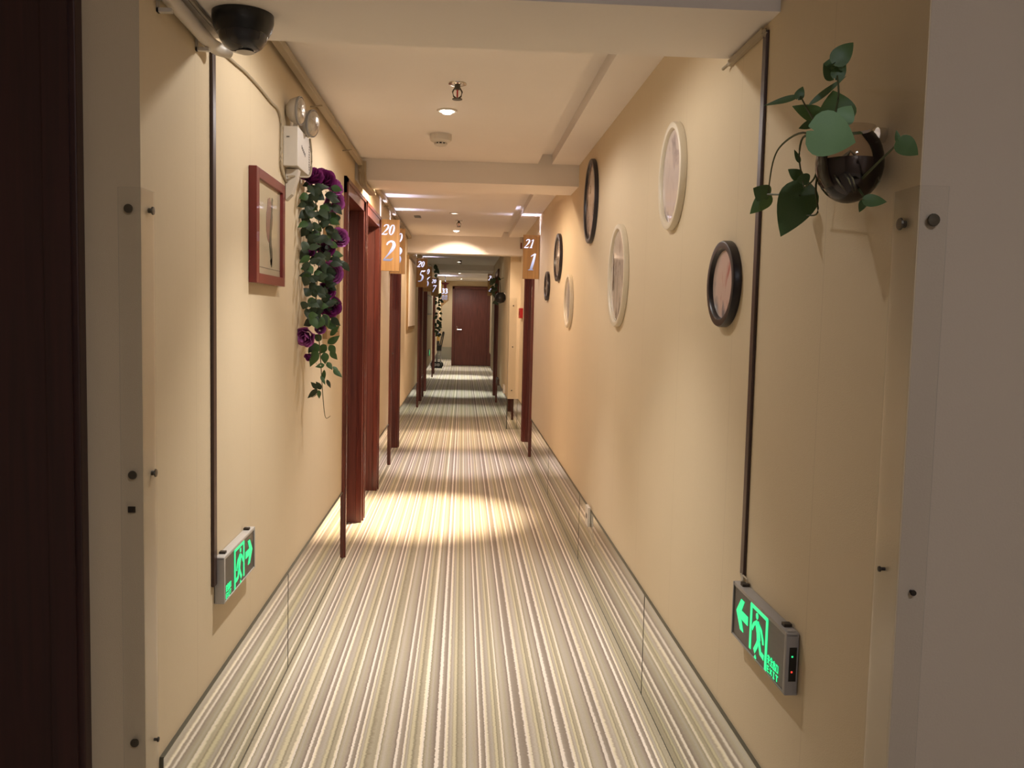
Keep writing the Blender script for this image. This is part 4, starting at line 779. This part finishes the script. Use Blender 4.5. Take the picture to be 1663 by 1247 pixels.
GLEAVES = [(-0.518,3.549,1.721,-0.487,3.548,1.691,0.035),(-0.525,3.543,1.725,-0.55,3.538,1.688,0.039),(-0.511,3.633,1.692,-0.517,3.625,1.662,0.035),(-0.499,3.686,1.507,-0.473,3.698,1.475,0.028),(-0.51,3.585,1.493,-0.482,3.598,1.504,0.022),(-0.579,3.355,1.485,-0.588,3.339,1.456,0.035),(-0.594,3.437,1.536,-0.613,3.418,1.504,0.038),(-0.576,3.338,1.427,-0.592,3.353,1.4,0.037),(-0.58,3.324,1.336,-0.592,3.33,1.313,0.032),(-0.578,3.417,1.361,-0.597,3.406,1.383,0.036),(-0.567,3.4,1.268,-0.601,3.419,1.25,0.033),(-0.574,3.401,1.279,-0.552,3.39,1.245,0.033),(-0.544,3.501,1.292,-0.526,3.51,1.249,0.044),(-0.541,3.486,1.28,-0.562,3.469,1.244,0.039),(-0.541,3.56,1.267,-0.502,3.543,1.232,0.035),(-0.519,3.515,1.208,-0.488,3.495,1.24,0.022),(-0.54,3.589,1.173,-0.5,3.587,1.199,0.032),(-0.539,3.554,1.17,-0.564,3.557,1.14,0.035),(-0.556,3.54,1.189,-0.58,3.534,1.206,0.03),(-0.553,3.458,1.173,-0.589,3.466,1.148,0.043),(-0.55,3.414,1.151,-0.575,3.408,1.103,0.043),(-0.544,3.542,1.141,-0.542,3.545,1.102,0.032),(-0.525,3.558,1.145,-0.503,3.576,1.116,0.025),(-0.526,3.548,1.17,-0.508,3.557,1.141,0.03),(-0.538,3.505,1.094,-0.564,3.489,1.087,0.02),(-0.532,3.524,1.103,-0.513,3.512,1.08,0.022),(-0.509,3.536,1.073,-0.479,3.527,1.05,0.022),(-0.512,3.541,1.085,-0.49,3.539,1.066,0.017),(-0.544,3.54,1.072,-0.55,3.55,1.027,0.017),(-0.556,3.526,1.049,-0.54,3.519,1.02,0.015),(-0.536,3.552,1.032,-0.526,3.568,1.002,0.015),(-0.556,3.453,1.003,-0.582,3.47,1.023,0.019),(-0.542,3.453,1.001,-0.563,3.47,1.024,0.022),(-0.564,3.502,0.997,-0.6,3.521,0.965,0.022),(-0.561,3.502,0.994,-0.558,3.51,0.965,0.019),(-0.57,3.419,1.174,-0.585,3.428,1.145,0.019),(-0.582,3.46,1.792,-0.613,3.463,1.779,0.025),(-0.567,3.468,1.777,-0.53,3.485,1.781,0.027),(-0.552,3.462,1.794,-0.568,3.455,1.768,0.027),(-0.521,3.517,1.784,-0.485,3.532,1.776,0.027),(-0.573,3.45,1.771,-0.552,3.457,1.742,0.035),(-0.581,3.365,1.768,-0.56,3.352,1.736,0.025),(-0.56,3.468,1.774,-0.601,3.483,1.761,0.031),(-0.569,3.42,1.766,-0.533,3.417,1.767,0.034),(-0.556,3.469,1.786,-0.563,3.483,1.752,0.026),(-0.565,3.398,1.754,-0.541,3.413,1.748,0.031),(-0.565,3.382,1.744,-0.556,3.39,1.713,0.035),(-0.583,3.44,1.743,-0.586,3.439,1.713,0.027),(-0.572,3.47,1.75,-0.543,3.462,1.732,0.035),(-0.578,3.358,1.729,-0.606,3.353,1.72,0.031),(-0.571,3.398,1.743,-0.585,3.407,1.716,0.024),(-0.545,3.523,1.753,-0.504,3.529,1.753,0.036),(-0.597,3.425,1.737,-0.621,3.436,1.703,0.029),(-0.531,3.596,1.776,-0.511,3.614,1.745,0.027),(-0.569,3.507,1.711,-0.6,3.517,1.695,0.028),(-0.587,3.36,1.697,-0.616,3.36,1.691,0.028),(-0.576,3.458,1.719,-0.617,3.47,1.705,0.027),(-0.593,3.425,1.708,-0.624,3.435,1.701,0.026),(-0.591,3.399,1.696,-0.584,3.389,1.664,0.025),(-0.558,3.494,1.709,-0.525,3.481,1.693,0.03),(-0.577,3.438,1.717,-0.579,3.425,1.687,0.027),(-0.524,3.507,1.738,-0.492,3.525,1.732,0.028),(-0.581,3.46,1.707,-0.602,3.452,1.684,0.026),(-0.579,3.338,1.658,-0.546,3.351,1.662,0.028),(-0.534,3.585,1.694,-0.505,3.571,1.662,0.031),(-0.59,3.424,1.669,-0.621,3.438,1.643,0.035),(-0.57,3.45,1.68,-0.543,3.441,1.65,0.034),(-0.549,3.437,1.69,-0.522,3.42,1.66,0.035),(-0.525,3.563,1.685,-0.567,3.572,1.673,0.033),(-0.59,3.396,1.664,-0.559,3.385,1.663,0.032),(-0.591,3.416,1.678,-0.618,3.398,1.654,0.033),(-0.529,3.575,1.688,-0.548,3.562,1.665,0.025),(-0.524,3.503,1.651,-0.558,3.491,1.632,0.035),(-0.559,3.516,1.654,-0.526,3.504,1.65,0.029),(-0.523,3.507,1.658,-0.491,3.507,1.643,0.025),(-0.585,3.365,1.632,-0.569,3.368,1.603,0.031),(-0.583,3.409,1.646,-0.595,3.418,1.61,0.024),(-0.54,3.586,1.666,-0.51,3.58,1.657,0.03),(-0.54,3.548,1.663,-0.552,3.533,1.633,0.037),(-0.58,3.368,1.632,-0.609,3.352,1.615,0.029),(-0.568,3.498,1.669,-0.528,3.492,1.662,0.035),(-0.581,3.434,1.619,-0.602,3.45,1.585,0.033),(-0.577,3.396,1.623,-0.546,3.384,1.619,0.029),(-0.564,3.417,1.61,-0.551,3.417,1.572,0.024),(-0.568,3.426,1.611,-0.554,3.409,1.577,0.03),(-0.591,3.424,1.62,-0.617,3.429,1.589,0.033),(-0.528,3.612,1.633,-0.508,3.626,1.602,0.029),(-0.532,3.583,1.639,-0.531,3.596,1.598,0.036),(-0.54,3.555,1.64,-0.521,3.552,1.611,0.034),(-0.572,3.479,1.634,-0.555,3.496,1.613,0.026),(-0.53,3.5,1.596,-0.56,3.486,1.569,0.031),(-0.562,3.412,1.586,-0.545,3.41,1.562,0.035),(-0.584,3.447,1.591,-0.564,3.448,1.567,0.024),(-0.594,3.413,1.574,-0.555,3.408,1.58,0.033),(-0.526,3.575,1.599,-0.556,3.565,1.577,0.032),(-0.528,3.579,1.61,-0.489,3.57,1.589,0.033),(-0.537,3.462,1.579,-0.506,3.458,1.56,0.028),(-0.528,3.57,1.587,-0.535,3.585,1.55,0.034),(-0.566,3.415,1.58,-0.591,3.432,1.557,0.036),(-0.533,3.589,1.556,-0.537,3.575,1.521,0.029),(-0.567,3.485,1.555,-0.601,3.503,1.553,0.033),(-0.556,3.545,1.558,-0.569,3.553,1.517,0.027),(-0.583,3.376,1.536,-0.544,3.378,1.546,0.031),(-0.572,3.452,1.562,-0.602,3.457,1.55,0.035),(-0.525,3.525,1.568,-0.499,3.54,1.557,0.028),(-0.526,3.572,1.559,-0.556,3.554,1.534,0.032),(-0.522,3.55,1.573,-0.54,3.534,1.542,0.026),(-0.587,3.376,1.56,-0.596,3.36,1.532,0.035),(-0.571,3.435,1.514,-0.532,3.427,1.511,0.032),(-0.529,3.601,1.531,-0.491,3.612,1.528,0.034),(-0.536,3.49,1.535,-0.526,3.503,1.502,0.035),(-0.559,3.481,1.513,-0.587,3.471,1.503,0.027),(-0.571,3.495,1.529,-0.539,3.475,1.5,0.029),(-0.56,3.45,1.535,-0.601,3.454,1.529,0.036),(-0.574,3.371,1.507,-0.606,3.37,1.485,0.026),(-0.559,3.525,1.536,-0.554,3.519,1.496,0.035),(-0.524,3.598,1.52,-0.49,3.586,1.492,0.03),(-0.539,3.594,1.509,-0.505,3.613,1.501,0.033),(-0.522,3.527,1.483,-0.542,3.537,1.449,0.032),(-0.584,3.364,1.473,-0.563,3.346,1.448,0.031),(-0.565,3.407,1.49,-0.53,3.417,1.49,0.034),(-0.528,3.552,1.491,-0.487,3.554,1.489,0.033),(-0.543,3.46,1.494,-0.53,3.447,1.453,0.025),(-0.54,3.506,1.49,-0.533,3.507,1.454,0.027),(-0.582,3.447,1.476,-0.619,3.444,1.464,0.032),(-0.579,3.38,1.484,-0.544,3.397,1.494,0.024),(-0.535,3.565,1.476,-0.515,3.575,1.445,0.034),(-0.592,3.411,1.457,-0.589,3.41,1.427,0.034),(-0.535,3.503,1.462,-0.502,3.487,1.452,0.032),(-0.59,3.396,1.445,-0.596,3.406,1.405,0.034),(-0.576,3.475,1.451,-0.55,3.492,1.425,0.029),(-0.578,3.41,1.441,-0.617,3.409,1.436,0.027),(-0.545,3.575,1.452,-0.548,3.558,1.414,0.029),(-0.546,3.488,1.471,-0.568,3.49,1.443,0.027),(-0.572,3.442,1.448,-0.543,3.447,1.449,0.025),(-0.516,3.541,1.436,-0.541,3.541,1.418,0.036),(-0.539,3.478,1.436,-0.503,3.473,1.434,0.028),(-0.554,3.435,1.43,-0.524,3.427,1.438,0.034),(-0.584,3.409,1.419,-0.552,3.405,1.426,0.032),(-0.522,3.526,1.436,-0.561,3.525,1.423,0.033),(-0.59,3.396,1.428,-0.562,3.388,1.414,0.024),(-0.564,3.417,1.419,-0.58,3.414,1.38,0.028),(-0.524,3.596,1.416,-0.547,3.577,1.396,0.037),(-0.546,3.531,1.415,-0.515,3.513,1.422,0.033),(-0.55,3.549,1.402,-0.519,3.537,1.395,0.026),(-0.563,3.504,1.396,-0.548,3.485,1.361,0.033),(-0.532,3.544,1.404,-0.505,3.535,1.389,0.027),(-0.578,3.45,1.386,-0.567,3.461,1.358,0.028),(-0.559,3.41,1.398,-0.525,3.393,1.372,0.028),(-0.525,3.597,1.404,-0.546,3.594,1.383,0.035),(-0.538,3.51,1.406,-0.501,3.504,1.41,0.028),(-0.539,3.507,1.396,-0.545,3.51,1.366,0.03),(-0.564,3.435,1.403,-0.562,3.42,1.372,0.033),(-0.539,3.52,1.365,-0.545,3.54,1.335,0.031),(-0.532,3.583,1.36,-0.528,3.592,1.316,0.027),(-0.554,3.542,1.353,-0.535,3.54,1.32,0.025),(-0.558,3.449,1.37,-0.532,3.461,1.36,0.026),(-0.563,3.392,1.352,-0.567,3.403,1.32,0.026),(-0.56,3.409,1.344,-0.536,3.414,1.319,0.035),(-0.572,3.428,1.355,-0.587,3.438,1.322,0.028),(-0.524,3.506,1.37,-0.551,3.513,1.346,0.035),(-0.554,3.528,1.353,-0.522,3.51,1.361,0.032),(-0.588,3.402,1.335,-0.549,3.393,1.323,0.035),(-0.539,3.558,1.333,-0.523,3.578,1.301,0.025),(-0.549,3.421,1.325,-0.518,3.417,1.321,0.027),(-0.542,3.515,1.331,-0.504,3.534,1.339,0.03),(-0.595,3.416,1.313,-0.581,3.397,1.275,0.025),(-0.554,3.426,1.312,-0.586,3.422,1.301,0.027),(-0.536,3.577,1.335,-0.497,3.588,1.342,0.036),(-0.526,3.568,1.341,-0.501,3.585,1.35,0.028),(-0.559,3.511,1.321,-0.564,3.526,1.291,0.033),(-0.548,3.516,1.286,-0.539,3.506,1.25,0.025),(-0.563,3.486,1.284,-0.591,3.495,1.268,0.028),(-0.573,3.486,1.302,-0.591,3.472,1.271,0.032),(-0.575,3.34,1.283,-0.545,3.334,1.288,0.03),(-0.556,3.436,1.284,-0.571,3.431,1.254,0.03),(-0.546,3.439,1.301,-0.57,3.444,1.272,0.03),(-0.544,3.499,1.29,-0.53,3.49,1.255,0.027),(-0.517,3.53,1.279,-0.489,3.533,1.252,0.03),(-0.56,3.401,1.297,-0.578,3.416,1.268,0.027)]
org = Vector((XL, 3.55, 1.86))
t = thing('rose_garland', 'hanging garland of purple roses and green leaves on the left wall', 'garland', org)
random.seed(11)
dirs = [(.2, -.7, .6), (.3, -.9, .5), (.7, -.6, .4), (.5, -.9, -.2), (.6, -.9, .2), (.3, -1, .1), (0, -1, .2), (.2, -1, .05), (.6, -.8, .0), (.4, -.9, -.35), (-.3, -1, -.4), (.2, -.9, .3), (-.2, -.6, -.6)]
for i, (x, y, z, s) in enumerate(ROSES):
    put_rose(t, org, (max(x, XL + .02), y, z), s * 1.3, dirs[i], 1 if i in (0, 1, 5, 6, 8, 9, 12) else 0)
for i, L_ in enumerate(GLEAVES):
    bs, tp, wd = list(L_[0:3]), list(L_[3:6]), L_[6]
    bs[0] = max(bs[0], XL + .008); tp[0] = max(tp[0], XL + .008)
    n_ = (view_n(bs) + Vector((random.uniform(-.5, .5), random.uniform(-.2, .2), random.uniform(-.2, .7)))).normalized()
    put_leaf(GOV[(0, 0, 1, 0, 2)[i % 5]] if i >= 34 else GOV[2 if i in range(11, 30) else 0], t, org, bs, [bs[q] + (tp[q] - bs[q]) * 1.25 for q in range(3)], wd * 1.12, n_)
sp_ = [(XL + .03, 3.45, 1.83), (XL + .06, 3.53, 1.6), (XL + .05, 3.5, 1.35), (XL + .06, 3.54, 1.15), (XL + .065, 3.56, 1.03), (XL + .07, 3.56, .96), (XL + .08, 3.56, .88), (XL + .10, 3.56, .885)]
MB().tube([Vector(p) - org for p in smooth_pts(sp_, 5)], .003, 6, .0012).build('vine', M_STEM, t, smooth=True)
MB().tube([Vector(p) - org for p in smooth_pts([(XL + .06, 3.55, .985), (XL + .04, 3.52, .965), (XL + .03, 3.5, .968)], 4)], .0013, 5).build('vine', M_STEM, t)
b = MB()
for k in range(26):
    p = Vector((XL + random.uniform(.03, .09), random.uniform(3.46, 3.6), random.choice([1.79, 1.76, 1.74, 1.66, 1.6, 1.49, 1.10]) + random.uniform(-.015, .015))) - org
    b.lathe([(.0005, -.003), (.0035, 0), (.0005, .003)], p, seg=6)
b.build('baby_breath', mat('tiny_white_flowers', rgb(214, 206, 186), .6), t)
MB().tube([(0, 0, .0), (.02, -.01, -.005), (.035, -.02, -.025)], .003).build('hook', M_CABLE, t)

# far leafy vines on the left
def vine(loc, n, L_, spread, ml, seed, label, side=1, lw=.05):
    t = thing('ivy_garland', label, 'garland', loc, 0, 'green garlands in the far stretch'); random.seed(seed); o = Vector(loc)
    for k in range(n):
        f = random.random(); p = o + Vector((side * (.085 + random.random() * spread * (1 - f * .5)), random.uniform(-.15, .15), -f * L_))
        a_ = random.uniform(-2.8, -.3); q = p + Vector((math.cos(a_) * lw * 1.2, random.uniform(-.02, .02), math.sin(a_) * lw * 1.2))
        put_leaf(GOV[ml[k % len(ml)]], t, o, p, q, lw, view_n(p))
    MB().tube(smooth_pts([(0, 0, 0), (side * spread * .5, 0, -.1 * L_), (side * spread * .4, 0, -.5 * L_), (side * spread * .5, 0, -L_)], 4), .004, 5).build('vine', M_STEM, t)
    return t
vine((XL, 17.9, 1.74), 48, .84, .13, (0, 1, 1), 5, 'green ivy garland hanging on the far left wall above the hand truck', lw=.058)
vine((XL + .03, 15.3, 2.15), 14, .18, .10, (0, 1), 9, 'tuft of dark leaves under the ceiling behind the sign with the 5', lw=.055)
t = vine((X2, 11.7, 1.80), 20, .34, .10, (1, 0), 12, 'trailing plant high on the narrow right stretch behind the pier', side=-1, lw=.05)
t = thing('wall_vase', 'small dark round vase hanging on the narrow right stretch behind the pier', 'wall vase', (X2, 11.1, 1.53))
MB().lathe([(.001, -.075), (.045, -.06), (.072, -.01), (.062, .035), (.04, .055), (.044, .062)], (-.065, 0, 0), seg=20).build('bowl', M_BLACK, t, smooth=True)
MB().box((-.02, -.01, .02), (-.001, .01, .06)).build('hook', M_CHROME, t)

# ------------------------------------------------------------------ hand truck with a bottle at the far end
t = thing('hand_truck', 'black folding hand truck parked at the far left before the alcove', 'hand truck', (-.575, 21.6, 0))
b = MB().tube([(-.03, .05, .08), (-.02, .05, .42), (.0, .05, .56)], .014).tube([(.06, .05, .08), (.055, .05, .42), (.07, .05, .56)], .014)
for z_ in (.18, .3, .42): b.tube([(-.03, .05, z_), (.06, .05, z_)], .010)
b.build('frame', M_GREYPL, t, smooth=True)
MB().tube([(.0, .04, .42), (.105, .04, .88), (.125, .04, .885), (.13, .04, .87), (.045, .04, .42)], .013).build('handle', M_BLACK, t, smooth=True)
MB().box((-.045, .0, .42), (.07, .09, .56), .01).build('bracket', M_BLACK, t)
for (x_, n_) in ((.0, 'wheel'), (.045, 'wheel')):
    wv = MB().lathe([(.072, -.02), (.078, -.01), (.078, .01), (.072, .02)], (x_, .03 if x_ == 0 else .12, .079), 'Y', 22).build('wheel', M_BLACK, t, smooth=True)
    MB().lathe([(.04, -.024), (.04, .024)], (x_, .03 if x_ == 0 else .12, .079), 'Y', 14).build('hub', M_GREYPL, wv)
MB().box((-.05, -.08, .004), (.10, .05, .014)).build('toe_plate', M_BLACK, t)
t = thing('bottle', 'bottle with an orange label and blue cap standing on the hand truck', 'bottle', (-.595, 21.62, .562))
MB().lathe([(.03, 0), (.042, .01), (.042, .16)], seg=18).build('body', mat('amber_bottle', rgb(60, 58, 54), .2), t, smooth=True)
MB().lathe([(.0425, .10), (.0425, .24), (.038, .26)], seg=18).build('label', mat('orange_label', rgb(186, 146, 74), .5), t, smooth=True)
MB().lathe([(.038, .26), (.022, .29), (.022, .34), (.001, .345)], seg=18).build('cap', mat('blue_cap', rgb(70, 86, 130), .4), t, smooth=True)
